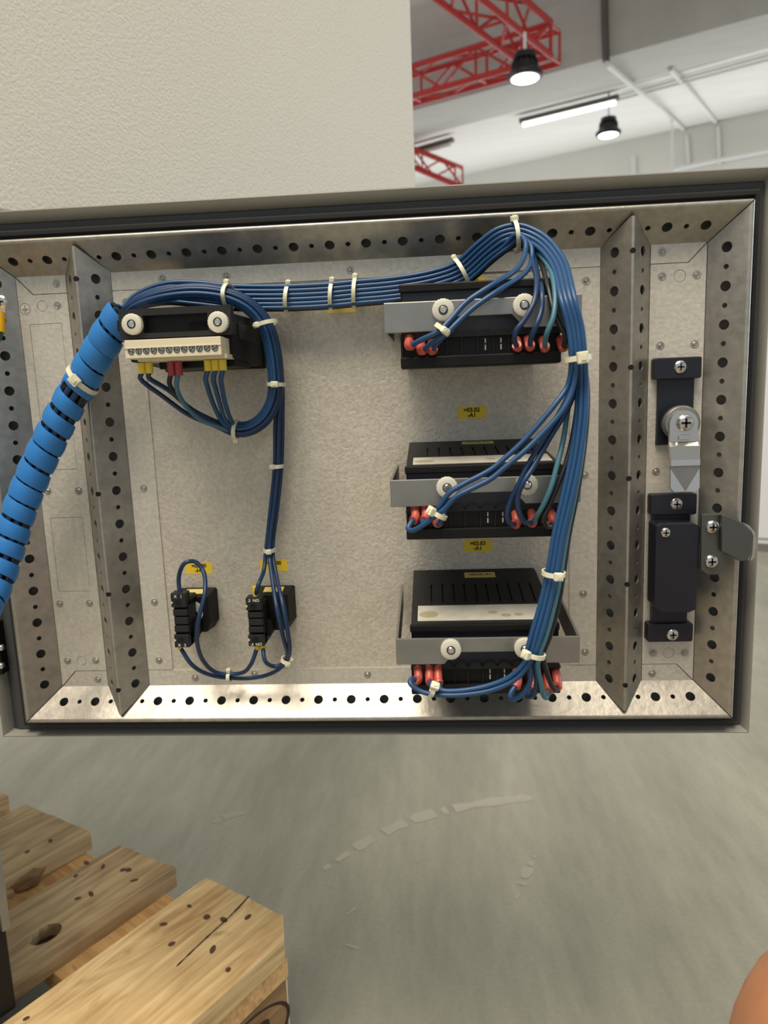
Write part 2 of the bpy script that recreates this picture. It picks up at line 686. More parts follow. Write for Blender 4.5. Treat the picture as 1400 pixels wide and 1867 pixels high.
def fluorescent(label, a, b, lit):
    p, q = on_soffit(*a, 0.12), on_soffit(*b, 0.12)
    t = thing('tube_light', label, 'lamp', (p + q) / 2, 'ceiling tube lights')
    d = (q - p).normalized()
    s = dwh * 0.05
    obj('housing', MB().hexa([p - s, q - s, q + s, p + s], [x + Z * 0.06 for x in (p - s, q - s, q + s, p + s)]), 'cable_grey', t)
    obj('tube', MB().tube([p - Z * 0.03 + d * 0.05, q - Z * 0.03 - d * 0.05], 0.035, 10), 'tube_glow' if lit else 'conduit', t, True)


fluorescent('lit ceiling tube light behind the hanging high bay lamp', (948, 225), (1128, 181), True)
fluorescent('ceiling tube light beside the edge of the cream door', (740, 282), (826, 258), False)


def pipe(name, label, pts, r, mt='conduit'):
    return tag(obj(name, MB().tube(pts, r, 8), mt, None, True), label, 'conduit', 'conduits on the hall ceiling')


def on_wall(px, py, off=0.05):
    return hit(px, py, WQ - dwh * off, dwh)


bface = lambda px, py: hit(px, py, Q - dwh * 0.05, dwh)
pipe('cable_conduit', 'dark conduit dropping down the concrete beam face', [bface(1101, -60), bface(1103, 60), bface(1105, 112)], 0.045, 'cable_grey')
pipe('cable_conduit', 'white conduit crossing the ceiling from the beam to the wall', [on_soffit(1107, 117, 0.16), on_soffit(1225, 217, 0.05), on_soffit(1250, 239, 0.02), on_wall(1252, 248), on_wall(1256, 306)], 0.035)
pipe('cable_conduit', 'white conduit meeting the tube light rail, rightmost of the drops', [on_soffit(1222, 125, 0.08), on_soffit(1245, 152, 0.05), on_soffit(1306, 224, 0.02), on_wall(1309, 232), on_wall(1312, 300)], 0.035)
pipe('cable_conduit', 'thin white pipe hanging straight down from the crossing conduit', [on_soffit(1225, 219, 0.06), on_wall(1225, 232, 2.0), on_wall(1226, 330, 2.0)], 0.018)
pipe('cable_conduit', 'white pipe running level along the back wall above the door', [on_wall(1225, 310), on_wall(1300, 294), on_wall(1420, 271)], 0.045)
pipe('cable_conduit', 'upper light rail running along the ceiling to the right', [on_soffit(1130, 174, 0.08), on_soffit(1420, 96, 0.08)], 0.02)
pipe('cable_conduit', 'lower light rail running along the ceiling to the right', [on_soffit(1130, 181, 0.08), on_soffit(1420, 104, 0.08)], 0.02)
pipe('cable_conduit', 'short pale wall pipe just above the steel door top edge', [on_wall(1155, 285), on_wall(1156, 345)], 0.05)

# white enclosure standing far behind the right edge of the door
T0 = hit(1392, 1006, Vector((0, 0, 0)), Z)
wc = thing('storage_cabinet', 'white floor cabinet showing as a sliver past the door edge', 'cabinet', T0 - duh * 0.5)
a0, a1 = T0 + duh * 0.06, T0 - duh * 1.1
obj('body', MB().hexa([a0 + Z * 0.03, a1 + Z * 0.03, a1 + dwh * 0.5 + Z * 0.03, a0 + dwh * 0.5 + Z * 0.03],
                      [p + Z * 0.9 for p in (a0, a1, a1 + dwh * 0.5, a0 + dwh * 0.5)]), 'apron', wc, bevel=4)
obj('base', MB().hexa([a0 - duh * 0.02, a1 + duh * 0.02, a1 + dwh * 0.48, a0 + dwh * 0.48],
                      [p + Z * 0.035 for p in (a0 - duh * 0.02, a1 + duh * 0.02, a1 + dwh * 0.48, a0 + dwh * 0.48)]), 'steel', wc)
for k in (0, 1):
    b0 = a0 - duh * (0.015 + 0.57 * k)
    b1 = b0 - duh * 0.55
    dr = obj('door', MB().hexa([b0 + Z * 0.06, b1 + Z * 0.06, b1 + Z * 0.88, b0 + Z * 0.88],
                               [p - dwh * 0.014 for p in (b0 + Z * 0.06, b1 + Z * 0.06, b1 + Z * 0.88, b0 + Z * 0.88)]), 'apron', wc, bevel=2)
    hb = (b1 if k == 0 else b0) + duh * (0.05 if k == 0 else -0.05)
    obj('handle', MB().tube([hb - dwh * 0.03 + Z * 0.4, hb - dwh * 0.03 + Z * 0.55], 0.008, 8), 'steel', dr, True)

# ================================================================== cabinet on the pallet
PT = 0.144                                          # pallet top
pc = Vector((-0.110, 0.044, PT))                    # corner of the plinth
cb = thing('control_cabinet', 'black plinth corner of the control cabinet standing on the pallet', 'cabinet', pc)
ci = -EB                                            # into the cabinet


def cbox(name, u0, u1, v0, v1, z0, z1, mt, bevel=0):
    q = [pc + DB * u + ci * v for u, v in ((u0, v0), (u1, v0), (u1, v1), (u0, v1))]
    return obj(name, MB().hexa([Vector((p.x, p.y, z0)) for p in q], [Vector((p.x, p.y, z1)) for p in q]), mt, cb, bevel=bevel)


cbox('plinth', 0, 0.58, 0, 0.36, PT, PT + 0.1, 'black_plastic', 2)
cbox('side_wall', -0.002, 0.012, 0.012, 0.37, PT + 0.1, 1.95, 'cream_paint', 1)
cbox('side_wall', 0.57, 0.584, 0.012, 0.37, PT + 0.1, 1.95, 'cream_paint', 1)
cbox('rear_wall', 0.012, 0.57, 0.35, 0.364, PT + 0.1, 1.95, 'cream_paint', 1)
cbox('bottom_plate', 0.012, 0.57, 0.012, 0.35, PT + 0.1, PT + 0.115, 'zinc')
cbox('top_plate', 0.012, 0.57, 0.012, 0.35, 1.935, 1.95, 'cream_paint')
cbox('edge_strip', -0.002, 0.006, -0.006, 0.012, PT + 0.085, 1.95, 'steel', 1)
cbox('edge_strip', 0.576, 0.584, -0.006, 0.012, PT + 0.085, 1.95, 'steel', 1)
for zz in (0.46, 0.76):
    hp = D(-57, 0, -6)
    mb = MB().tube([pc + Z * (zz - PT) + DB * 0.004, Vector((hp.x, hp.y, zz))], 0.008, 10)
    obj('hinge_arm', mb, 'steel', cb, True)

# ---- upper door of the same cabinet, swung further back
a = R(54)
hd = Vector((math.cos(a), math.sin(a), 0))
hn = Vector((math.sin(a), -math.cos(a), 0))          # towards the camera
h0 = Vector((-0.060, 0.012, 0))
ud = thing('cabinet_door', 'plain cream textured upper cabinet door swung open behind the steel frame', 'door', h0 + hd * 0.29 + Z * 0.85)
zb, zt, L = 0.848, 1.93, 0.577


def upd(name, u0, u1, n0, n1, z0, z1, mt, bevel=0):
    q = [h0 + hd * u + hn * n for u, n in ((u0, n0), (u1, n0), (u1, n1), (u0, n1))]
    return obj(name, MB().hexa([p + Z * z0 for p in q], [p + Z * z1 for p in q]), mt, ud, bevel=bevel)


upd('panel', 0, L, -0.018, 0, zb, zt, 'cream_paint', 1.5)
upd('edge_fold', L - 0.003, L + 0.0015, -0.024, -0.001, zb + 0.002, zt - 0.002, 'cream_paint', 1)
upd('hinge_leaf', -0.012, 0.03, -0.026, -0.018, 1.0, 1.06, 'steel', 1)
upd('hinge_leaf', -0.012, 0.03, -0.026, -0.018, 1.7, 1.76, 'steel', 1)

# ================================================================== the open door
DL, DR, DT, DBm = -13.92, 488.92, 14.32, -314.32       # lines of the hole rows
door = thing('cabinet_door', 'open door lined with perforated galvanised rails, carrying relays and blue wiring', 'door', D(237, -345, -10))


def framepts(ol, orr, ot, ob, h):
    return [D(DL - ol, DBm - ob, h), D(DR + orr, DBm - ob, h), D(DR + orr, DT + ot, h), D(DL - ol, DT + ot, h)]


def frame(name, loops, mt, smooth=False, parent=None):
    mb = MB()
    n = len(loops)
    for l in loops:
        mb.v += framepts(*l)
    for i in range(n - 1):
        for j in range(4):
            k = (j + 1) % 4
            mb.f.append((4 * i + j, 4 * i + k, 4 * i + 4 + k, 4 * i + 4 + j))
    return obj(name, mb, mt, parent or door, smooth)


sh = MB().box(DL - 39.2, DR + 29.2, DBm - 29.2, DT + 34.5, -20, -1.8)
obj('door_sheet', sh, 'rim_paint', door, bevel=1.2)
frame('rim', [(36, 26, 27.6, 26.6, -1.8), (36.2, 26.2, 28, 26.8, 0.5), (37.4, 27.6, 32.4, 27.4, 8.6), (38, 28.2, 33.4, 27.8, 9.4), (38.8, 28.8, 34.2, 28.6, 9.0), (39.4, 29.4, 34.8, 29.4, 7.0), (39.6, 29.6, 35.2, 29.8, -19.5), (39, 29, 34, 29, -20.5)], 'rim_paint', True)
frame('gasket_channel', [(22, 21.5, 22, 21, -1.7), (22.2, 21.7, 22.2, 21.2, 0.6), (30, 25.4, 27.0, 26.0, 0.6), (35.8, 25.9, 27.5, 26.5, -1.7)], 'gasket_channel')
frame('gasket', [(13.6, 13.6, 13.6, 13.6, -1.7), (14, 14, 14, 14, 5), (15.4, 15.2, 15.2, 15.2, 6.5), (16.6, 16.2, 16.2, 16.2, 4.4), (17.4, 17, 17, 17, 4.4), (18.4, 18, 18, 18, 7.4), (21, 20, 20.3, 20, 7.8), (22.6, 21.2, 21.8, 21, 5.5), (23, 21.6, 22.2, 21.4, -1.7)], 'gasket', True)
obj('inner_panel', MB().box(67, 408, -306, 6, -1.8, -1.0), 'zinc_panel', door)

IN, LIPO, LIPH = 9.0, 9.7, 18.0
SL = math.hypot(IN + LIPO, LIPH)
HV = SL * IN / (IN + LIPO)
g = 0.45


def bighole(u, v):
    return circ(u, v, 3.45, 16)


def small(u, v):
    return circ(u, v, 1.75, 10)


rows = [(25 * i, 1) for i in range(20)] + [(12.5 + 25 * i, 0) for i in range(19)]
cols_ = [(-25 * j, 1) for j in range(13)] + [(-12.5 - 25 * j, 0) for j in range(12)]
hvec = lambda dx, dy, dh: Vector((dx, -dh, dy)).normalized()


def lipside(side, prof):
    mb = MB()
    for o, h in prof:
        e = o - g
        if side == 't':
            mb.v += [D(DL - e, DT + o, h), D(DR + e, DT + o, h)]
        elif side == 'b':
            mb.v += [D(DL - e, DBm - o, h), D(DR + e, DBm - o, h)]
        elif side == 'l':
            mb.v += [D(DL - o, DBm - e, h), D(DL - o, DT + e, h)]
        else:
            mb.v += [D(DR + o, DBm - e, h), D(DR + o, DT + e, h)]
    for i in range(len(prof) - 1):
        mb.f.append((2 * i, 2 * i + 1, 2 * i + 3, 2 * i + 2))
    return mb


lip = [(9.7, 18.0), (10.3, 18.5), (11.1, 18.8), (11.9, 18.8), (12.6, 18.4), (13.0, 17.5), (13.2, -1.7)]
for side in 'tblr':
    mb = lipside(side, lip)
    m2 = MB()
    if side == 't':
        ou = [(DL + IN + g, 0), (DR - IN - g, 0), (DR + LIPO - g, SL), (DL - LIPO + g, SL)]
        m2.holed(D(0, DT - IN, 0), X, hvec(0, IN + LIPO, LIPH), ou, [(bighole if b else small)(u, HV) for u, b in rows], 1.2)
    elif side == 'b':
        ou = [(-(DR - IN - g), 0), (-(DL + IN + g), 0), (-(DL - LIPO + g), SL), (-(DR + LIPO - g), SL)]
        m2.holed(D(0, DBm + IN, 0), -X, hvec(0, -(IN + LIPO), LIPH), ou, [(bighole if b else small)(-u, HV) for u, b in rows], 1.2)
    elif side == 'l':
        ou = [(DBm + IN + g, 0), (DT - IN - g, 0), (DT + LIPO - g, SL), (DBm - LIPO + g, SL)]
        m2.holed(D(DL + IN, 0, 0), Z, hvec(-(IN + LIPO), 0, LIPH), ou, [(bighole if b else small)(u, HV) for u, b in cols_], 1.2)
    else:
        ou = [(-(DT - IN - g), 0), (-(DBm + IN + g), 0), (-(DBm - LIPO + g), SL), (-(DT + LIPO - g), SL)]
        m2.holed(D(DR - IN, 0, 0), -Z, hvec(IN + LIPO, 0, LIPH), ou, [(bighole if b else small)(-u, HV) for u, b in cols_], 1.2)
    r = obj({'t': 'top_rail', 'b': 'bottom_rail', 'l': 'side_rail', 'r': 'side_rail'}[side], m2, 'zinc', door, fix=False)
    obj('rail_lip', mb, 'zinc', r, True)

# the two V-shaped stiffeners
for cx in (49.2, 425.5):
    FW, RW, VH = 16.5, 1.3, 18.0
    sl = math.hypot(FW - RW, VH)
    v = thing_v = None
    mL, mR, mC = MB(), MB(), MB()
    ht = [(u, b) for u, b in cols_ if -303 < u < 5]
    ft, fb, rt_, rb = 5.6, -305.6, 20.6, -320.6
    mL.holed(D(cx - FW, 0, 0), -Z, hvec(FW - RW, 0, VH), [(-ft, 0), (-fb, 0), (-rb, sl), (-rt_, sl)],
             [(bighole if b else small)(-u, sl * 0.47) for u, b in ht], 1.2)
    mR.holed(D(cx + FW, 0, 0), Z, hvec(-(FW - RW), 0, VH), [(fb, 0), (ft, 0), (rt_, sl), (rb, sl)],
             [(bighole if b else small)(u, sl * 0.47) for u, b in ht], 1.2)
    o = obj('stiffener', mL, 'zinc', door, fix=False)
    obj('stiffener_face', mR, 'zinc', o, fix=False)
    n = 5
    pr = [(-RW, 18.0), (-0.9, 18.55), (-0.3, 18.8), (0.3, 18.8), (0.9, 18.55), (RW, 18.0)]
    for x, h in pr:
        mC.v += [D(cx + x, rb, h), D(cx + x, rt_, h)]
    for i in range(n):
        mC.f.append((2 * i, 2 * i + 2, 2 * i + 3, 2 * i + 1))
    obj('ridge', mC, 'zinc', o, True)
    for j in (0, 3, 6, 9, 12):
        obj('ridge_hole', MB().lathe(D(cx, -25 * j - 1, 17.2), OUT, [(0.0018, 0), (0.0018, 0.0017), (0.0012, 0.0017)], 12), 'void', o)

# flanges lying on the sheet
FH = (-1.7, 0.0)
flz = [('top_flange', [(66, 5.4), (66, -7.0), (408.8, -7.0), (408.8, 5.4)]),
       ('bottom_flange', [(66, -292.9), (66, -305.4), (408.8, -305.4), (408.8, -292.9)]),
       ('stiffener_flange', [(66, -7.5), (85.4, -7.5), (85.4, -292.4), (66, -292.4)]),
       ('stiffener_flange', [(389, -7.5), (408.8, -7.5), (408.8, -292.4), (389, -292.4)]),
       ('corner_flange', [(-4.2, 5.4), (7.6, -7.0), (32.4, -7.0), (32.4, 5.4)]),
       ('corner_flange', [(-4.2, -305.4), (7.6, -292.9), (32.4, -292.9), (32.4, -305.4)]),
       ('corner_flange', [(442.4, 5.4), (442.4, -7.0), (467.2, -7.0), (479.0, 5.4)]),
       ('corner_flange', [(442.4, -305.4), (442.4, -292.9), (467.2, -292.9), (479.0, -305.4)])]
for nm, po in flz:
    obj(nm, MB().plate(po, *FH), 'zinc_flat', door)
kn = {}


def pxrect(q, h=0):
    p = [at(a, b, h) for a, b in q]
    return (sum(x for x, y in (p[0], p[3])) / 2, sum(x for x, y in (p[1], p[2])) / 2,
            sum(y for x, y in (p[2], p[3])) / 2, sum(y for x, y in (p[0], p[1])) / 2)


k1 = pxrect([(51, 592), (111, 590), (140.5, 853), (88, 858)])
k2 = pxrect([(93, 945), (150, 943), (163, 1076), (107, 1079)])
cK = [(at(77, 558, 0), 3.6), (at(149, 1205, 0), 3.4)]
gL = 0.28


def zoneplate(name, outer, rects, circs):
    hs = [rect(r[0] - gL, r[1] + gL, r[2] - gL, r[3] + gL) for r in rects] + [circ(c[0], c[1], r + gL, 20) for c, r in circs]
    p = obj(name, MB().holed(D(0, 0, 0), X, Z, outer, hs, 1.5), 'zinc_flat', door, fix=False)
    for r in rects:
        obj('knockout', MB().plate(rect(*r), -1.7, -0.1), 'zinc_flat', p)
    for c, r in circs:
        obj('knockout', MB().plate(circ(c[0], c[1], r, 20), -1.7, -0.15), 'zinc_flat', p)
    return p


zoneplate('side_flange', [(-4.6, -304.6), (7.0, -292.4), (32.4, -292.4), (32.4, -7.5), (7.0, -7.5), (-4.6, 4.7)], [k1, k2], cK)
zoneplate('side_flange', [(442.4, -292.4), (467.6, -292.4), (479.3, -304.6), (479.3, 4.7), (467.6, -7.5), (442.4, -7.5)], [],
          [(at(1239, 503, 0), 3.8), (at(1219, 1190, 0), 3.8)])
pm = MB().lathe(Vector((0, 0, 0)), OUT, [(0.0030, -0.0001), (0.0028, 0.0002), (0.0019, 0.00025), (0.0016, 0.0001), (0.0011, 0.0006), (0.0005, 0.0007)], 12)
dm = bpy.data.meshes.new('spot_weld')
dm.from_pydata(pm.v, [], pm.f)
dm.materials.append(MATS['zinc'])
for p in [(102.5, 517), (104.5, 557), (296, 508), (229.5, 551), (412.5, 503), (638, 492), (1207.5, 459.5), (1207, 504), (1270, 501), (1203.5, 630), (1266, 627),
          (1196, 860), (1190.5, 1190.5), (1248, 1190), (1189, 1228), (87, 895), (143.5, 894.5), (262, 890.6), (109, 1101), (163, 1100), (281.6, 1098),
          (123, 1205), (174.7, 1204.6), (178.7, 1239), (290, 1204), (356, 1236), (464, 1229), (670, 1230), (1068.5, 512), (1065.7, 866), (1063, 1082.5), (1066, 1189)]:
    inst('spot_weld', dm, Pt(p[0], p[1], 0.05), door)

# earth symbol sticker
es = thing('earth_symbol', 'small round white earth symbol sticker beside the left rail', 'sticker', Pt(46, 563, 0.1))
ex, ey = at(46, 563, 0)
obj('disc', MB().plate(circ(ex, ey, 4.4, 24), 0.02, 0.15), 'nut', es)
ring = MB()
for rr in (3.95, 3.6):
    ring.v += [D(x, y, 0.2) for x, y in circ(ex, ey, rr, 28)]
ring.f = [(i, (i + 1) % 28, 28 + (i + 1) % 28, 28 + i) for i in range(28)]
obj('ring', ring, 'ink', es)
for x0, x1, y0, y1 in ((-0.18, 0.18, -0.2, 2.6), (-2.6, 2.6, -0.55, -0.15), (-1.8, 1.8, -1.6, -1.2), (-0.9, 0.9, -2.65, -2.25)):
    obj('bar', MB().plate(rect(ex + x0, ex + x1, ey + y0, ey + y1), 0.15, 0.22), 'ink', es)


def screw(parent, x, y, h, r, name='screw', mt='chrome', ht=1.8, cross=True):
    s = obj(name, MB().lathe(D(x, y, h), OUT, [(r / 1000, 0), (r / 1000, ht * 0.35 / 1000), (r * 0.8 / 1000, ht * 0.8 / 1000), (r * 0.4 / 1000, ht / 1000)], 20), mt, parent, True)
    if cross:
        w_ = r * 0.13
        l_ = r * 0.55
        t = ht + 0.03
        obj('drive', MB().box(x - l_, x + l_, y - w_, y + w_, h + ht * 0.7, h + t).box(x - w_, x + w_, y - l_, y + l_, h + ht * 0.7, h + t), 'void', s)
    return s


# earth stud at the left edge
ew = thing('earth_wire', 'yellow earth cable lug screwed to the rail at the left edge', 'cable', Pt(0, 570, 12))
sx, sy = at(-1, 550, 14)
screw(ew, sx, sy, 12, 4.6)
x0, y0 = at(-3, 588, 18)
obj('sleeve', MB().tube([D(x0, y0 + 7, 16), D(x0, y0 - 7, 19)], 0.0042, 12), 'earth_yellow', ew, True)
obj('lug', MB().box(x0 - 2.4, x0 + 2.4, y0 + 6, sy + 1, 11.2, 12.2), 'chrome', ew)
obj('lead', MB().tube(spline([D(x0, y0 - 5, 18), D(x0 - 2, y0 - 13, 22), D(x0 - 14, y0 - 24, 34), D(x0 - 60, y0 - 40, 60), D(x0 - 160, y0 - 60, 80), D(x0 - 280, y0 - 90, 60)]), 0.0033, 10), 'green', ew, True)
# hinge block at the lower left
hg = obj('hinge', MB().plate(rect(DL - 46, DL - 33, -292, -250), -2, 8), 'black_plastic', door, bevel=1)
for py in (1181, 1214):
    a_, b_ = at(2, py, 9)
    screw(hg, a_, b_, 8, 2.6, 'hinge_screw', ht=3, cross=False)


# ================================================================== stickers
def sticker(label, px, py, txt, wmm=20.5, hmm=8.8, mt='sticker', h=-0.95, tilt=0.0):
    x, y = at(px, py, h)
    t = thing('label_sticker', label, 'sticker', D(x, y, h), 'yellow component labels')
    obj('backing', MB().plate(rrect(x - wmm / 2, x + wmm / 2, y - hmm / 2, y + hmm / 2, 0.6), h, h + 0.12), mt, t)
    if txt:
        letters(txt, 4.1, 'ink', D(x, y - 0.1, h + 0.16), t, X, Z, 0.16)
    return t


sticker('yellow label =03.01 half hidden behind the top wire bundle', 858, 518, '=03.01\n-A1')
sticker('yellow label =03.02 -A1 between the top and middle relays', 860, 752, '=03.02\n-A1')
sticker('yellow label =03.03 -A1 between the middle and bottom relays', 871, 995, '=03.03\n-A1')
sticker('yellow label ending in -H behind the arched wire at lower left', 363, 1036, '=03.00\n-H1')
sticker('yellow label behind the forked wires above the right pilot unit', 499, 1031, '=03.00\n-S1')
sticker('blank dull yellow label just under the upper wire bundle', 622, 564, '', 20, 5, 'sticker_pale')


# ================================================================== relays
nutm = MB()
nn = 40
prof = [(6.1, 0), (6.1, 3.2), (5.6, 3.6), (2.5, 3.6), (2.4, 3.2)]
for r, z in prof:
    for j in range(nn):
        an = 2 * math.pi * j / nn
        rr = r + (0.22 if (j % 2 and r > 6) else 0)
        nutm.v.append(Vector((rr / 1000 * math.cos(an), -z / 1000, rr / 1000 * math.sin(an))))
for i in range(len(prof) - 1):
    for j in range(nn):
        j2 = (j + 1) % nn
        nutm.f.append((i * nn + j, i * nn + j2, (i + 1) * nn + j2, (i + 1) * nn + j))
nutm.f.append(tuple(range(nn)))
nutm.f.append(tuple(range((len(prof) - 1) * nn, len(prof) * nn)))


def nut(parent, px, py, h, stud=4.5):
    x, y = at(px, py, h + 3)
    n_ = MB()
    c = D(x, y, h)
    n_.v = [p + c for p in nutm.v]
    n_.f = list(nutm.f)
    o = obj('knurled_nut', n_, 'nut', parent, True)
    obj('stud', MB().lathe(c, OUT, [(0.0021, 0.001), (0.0021, (stud - 0.5) / 1000), (0.0016, stud / 1000)], 14), 'chrome', o, True)
    obj('stud_ring', MB().lathe(c, OUT, [(0.0027, 0.003), (0.0027, 0.00385)], 14), 'ink', o)
    return o


RX0, RX1 = 275.0, 366.0


def relay(label, idx, ybt, yft, ybk, ykb, yterm, nuts, armdrop, top=True):
    hF = 86.0
    t = thing('relay_module', label, 'relay', D(320, yterm - 20, 0), 'black panel relays with clamp brackets')
    yb = yterm - 20
    # housing: tapered roof
    lo0 = [D(RX0, yb + 3, -1), D(RX1 - 2, yb + 3, -1), D(RX1 - 2, ybt - 1.2, -1), D(RX0, ybt - 1.2, -1)]
    lo1 = [D(RX0, yb + 2, hF), D(RX1, yb + 2, hF), D(RX1, yft - 1.2, hF), D(RX0, yft - 1.2, hF)]
    obj('housing', MB().hexa(lo0, lo1), 'black_plastic', t)
    # roof plate with real vent slots
    A, B = D(RX0, ybt, 0), D(RX0, yft, hF)
    Vd = A - B
    Lr = Vd.length * 1000
    slots = []
    for k in range(10):
        u = 13 + 7.6 * k
        slots.append(rect(u - 0.55, u + 0.55, Lr * 0.36, Lr * 0.70))
    obj('roof', MB().holed(B, X, Vd, [(0, 0), (RX1 - RX0, 0), (RX1 - RX0 - 3, Lr), (0, Lr)], slots, 1.0), 'black_plastic_top', t, fix=False)
    if top:
        Vn = Vd.normalized()
        Nn = X.cross(Vn).normalized()
        f0, f1 = Lr * 0.05, Lr * 0.30
        q = [B + X * (u / 1000) + Vn * (v_ / 1000) + Nn * 0.0001 for u, v_ in ((4, f0), (RX1 - RX0 - 3, f0), (RX1 - RX0 - 3, f1), (4, f1))]
        rl = obj('rating_label', MB().hexa(q, [p + Nn * 0.0003 for p in q]), 'sticker_white', t)
        for (u, v_, r_) in ((11, 0.15, 4.5), (52, 0.17, 2.2), (60, 0.12, 2.4), (68, 0.13, 2.0)):
            cc = B + X * (u / 1000) + Vn * (Lr * v_ / 1000) + Nn * 0.0005
            pts = [cc + X * (r_ * 1.4 * math.cos(a_) / 1000) + Vn * (r_ * math.sin(a_) / 1000) for a_ in [2 * math.pi * i / 12 for i in range(12)]]
            obj('mark', MB().add(pts, [tuple(range(12))]), 'smudge', rl, fix=False)
        q = [B + X * (u / 1000) + Vn * (v_ / 1000) + Nn * 0.0001 for u, v_ in ((37, Lr * 0.82), (59, Lr * 0.82), (59, Lr * 0.92), (37, Lr * 0.92))]
        obj('top_label', MB().hexa(q, [p + Nn * 0.0003 for p in q]), 'sticker_pale', t)
        letters('=03.0%d -A1' % idx, 3.6, 'ink', B + X * 0.048 + Vn * (Lr * 0.87 / 1000) + Nn * 0.0006, t, X, Vn, 0.1)
    # front edge bead
    obj('front_bead', MB().box(RX0 - 0.8, RX1 + 0.4, yft - 4.5, yft + 0.4, hF - 1, hF + 2.2), 'black_plastic', t, bevel=0.8)
    obj('rear_face', MB().box(RX0 + 1, RX1 - 1, yterm - 2, yft - 4.4, hF - 2, hF + 0.6), 'navy_plastic', t)
    # terminal block: comb, ribs, ledge
    tb_ = obj('terminal_block', MB().box(RX0 - 1, RX1 + 0.8, yb, yterm + 0.5, hF - 12, hF - 5.5), 'black_plastic', t, bevel=0.6)
    comb = MB()
    nx = [0, 9.0, 17.6, 26.2, 34.8, 44, 53, 62, 71, 80, 91]
    for k in range(10):
        a_, b_ = RX0 + nx[k], RX0 + nx[k + 1]
        comb.plate([(a_ + 0.6, yterm - 3), (b_ - 0.6, yterm - 3), (b_ - 0.6, yterm - 1.6), (b_ - 2.2, yterm + 0.4), (a_ + 2.2, yterm + 0.4), (a_ + 0.6, yterm - 1.6)], hF - 6, hF + 3.6)
    comb.box(RX0 - 1, RX1 + 0.8, yterm - 3.2, yterm - 2.2, hF - 6, hF + 3.2)
    obj('comb', comb, 'black_plastic_top', tb_)
    for k in range(11):
        a_ = RX0 + nx[k]
        obj('rib', MB().box(a_ - 0.35, a_ + 0.35, yterm - 13.4, yterm - 3, hF - 6, hF + 1.5), 'black_plastic_top', tb_)
    obj('ledge', MB().box(RX0 - 1, RX1 + 0.8, yb, yterm - 13.2, hF - 6, hF + 3.4), 'black_plastic', tb_, bevel=1.0)
    for k in (5, 6):
        a_ = RX0 + (nx[k] + nx[k + 1]) / 2
        obj('blade', MB().box(a_ - 0.35, a_ + 0.35, yterm - 7, yterm - 4.4, hF - 6, hF + 1).box(a_ - 0.35, a_ + 0.35, yterm - 11, yterm - 8, hF - 6, hF + 1), 'nut', tb_)
    # clamp bracket
    H0, H1 = 94.5, 96.0
    bx0, bx1 = 265.5, 377.0
    mid = ykb + (ybk - ykb) * 0.45
    br = obj('bracket', MB().plate([(bx0, ykb), (295, ykb), (302, mid), (338, mid), (345, ykb), (bx1, ykb), (bx1, ybk), (bx0, ybk)], H0, H1), 'steel', t, bevel=0.5)
    for xx, s in ((bx0, 1), (bx1, -1)):
        xa, xb = (xx, xx + 1.5 * s)
        xa, xb = min(xa, xb), max(xa, xb)
        da = armdrop
        arm0 = [D(xa, ykb, H0), D(xa, ybk, H0), D(xa, ybk + da, 4), D(xa, ykb + da, 4)]
        arm1 = [D(xb, ykb, H0), D(xb, ybk, H0), D(xb, ybk + da, 4), D(xb, ykb + da, 4)]
        obj('bracket_arm', MB().hexa(arm0, arm1), 'steel', br)
    for n_ in nuts:
        nut(br, n_[0], n_[1], H1)
    return t


relay('black relay with steel bracket at the top of the column', 1, -15, -26, -36.6, -53.6, -53.6, [(808, 565), (956, 556)], 2, False)
relay('black relay with steel bracket in the middle of the column', 2, -122.5, -131.5, -138.2, -154.5, -156.0, [(815, 889), (961, 884)], 1)
relay('black relay with slotted top at the bottom of the column', 3, -217.3, -230.8, -236.3, -253.2, -255.8, [(822, 1185), (957, 1183)], 10)

# ================================================================== terminal unit at the upper left
tu = thing('terminal_unit', 'black panel unit with a beige twelve way screw terminal strip', 'terminal', D(138, -66, 0))
UX0, UX1 = 102.0, 173.0
UF = 70.0
obj('housing', MB().hexa([D(UX0 + 2, -65, -1), D(UX1, -65, -1), D(UX1, -33, -1), D(UX0 + 2, -33, -1)],
                         [D(UX0 + 2, -62, UF), D(UX1 - 2, -62, UF), D(UX1 - 2, -35, UF), D(UX0 + 2, -35, UF)]), 'black_plastic', tu, bevel=1)
obj('base_flange', MB().box(UX0 - 1, UX1 + 1, -66, -31, -1, 4), 'black_plastic', tu, bevel=0.8)
obj('side_rib', MB().box(UX1 - 3, UX1 - 0.3, -50, -40, 6, 60), 'black_plastic_top', tu, bevel=0.5)
fx0, fy1 = at(216, 565, 76)
fx1, fy0 = at(424, 610, 76)
fb_ = obj('clamp_frame', MB().holed(D(0, 0, 77), X, Z, rect(fx0, fx1, fy0, fy1), [rect(fx0 + 15, fx1 - 14.5, fy0 + 3, fy1 - 4.2)], 7), 'black_plastic_top', tu, fix=False)
obj('frame_floor', MB().box(fx0 + 14, fx1 - 14, fy0 + 2, fy1 - 3, 69, 71.5), 'black_plastic', tu)
obj('frame_tab', MB().box(fx0 - 1.6, fx0 + 1, (fy0 + fy1) / 2 - 4, (fy0 + fy1) / 2 + 2.5, 71, 76), 'black_plastic', tu)
obj('frame_window', MB().plate([at(345, 586, 72), at(384, 584, 72), at(384, 606, 72), at(345, 608, 72)], 71.4, 71.8), 'void', tu)
nut(fb_, 240, 591, 77, 4.2)
nut(fb_, 397, 587, 77, 4.2)
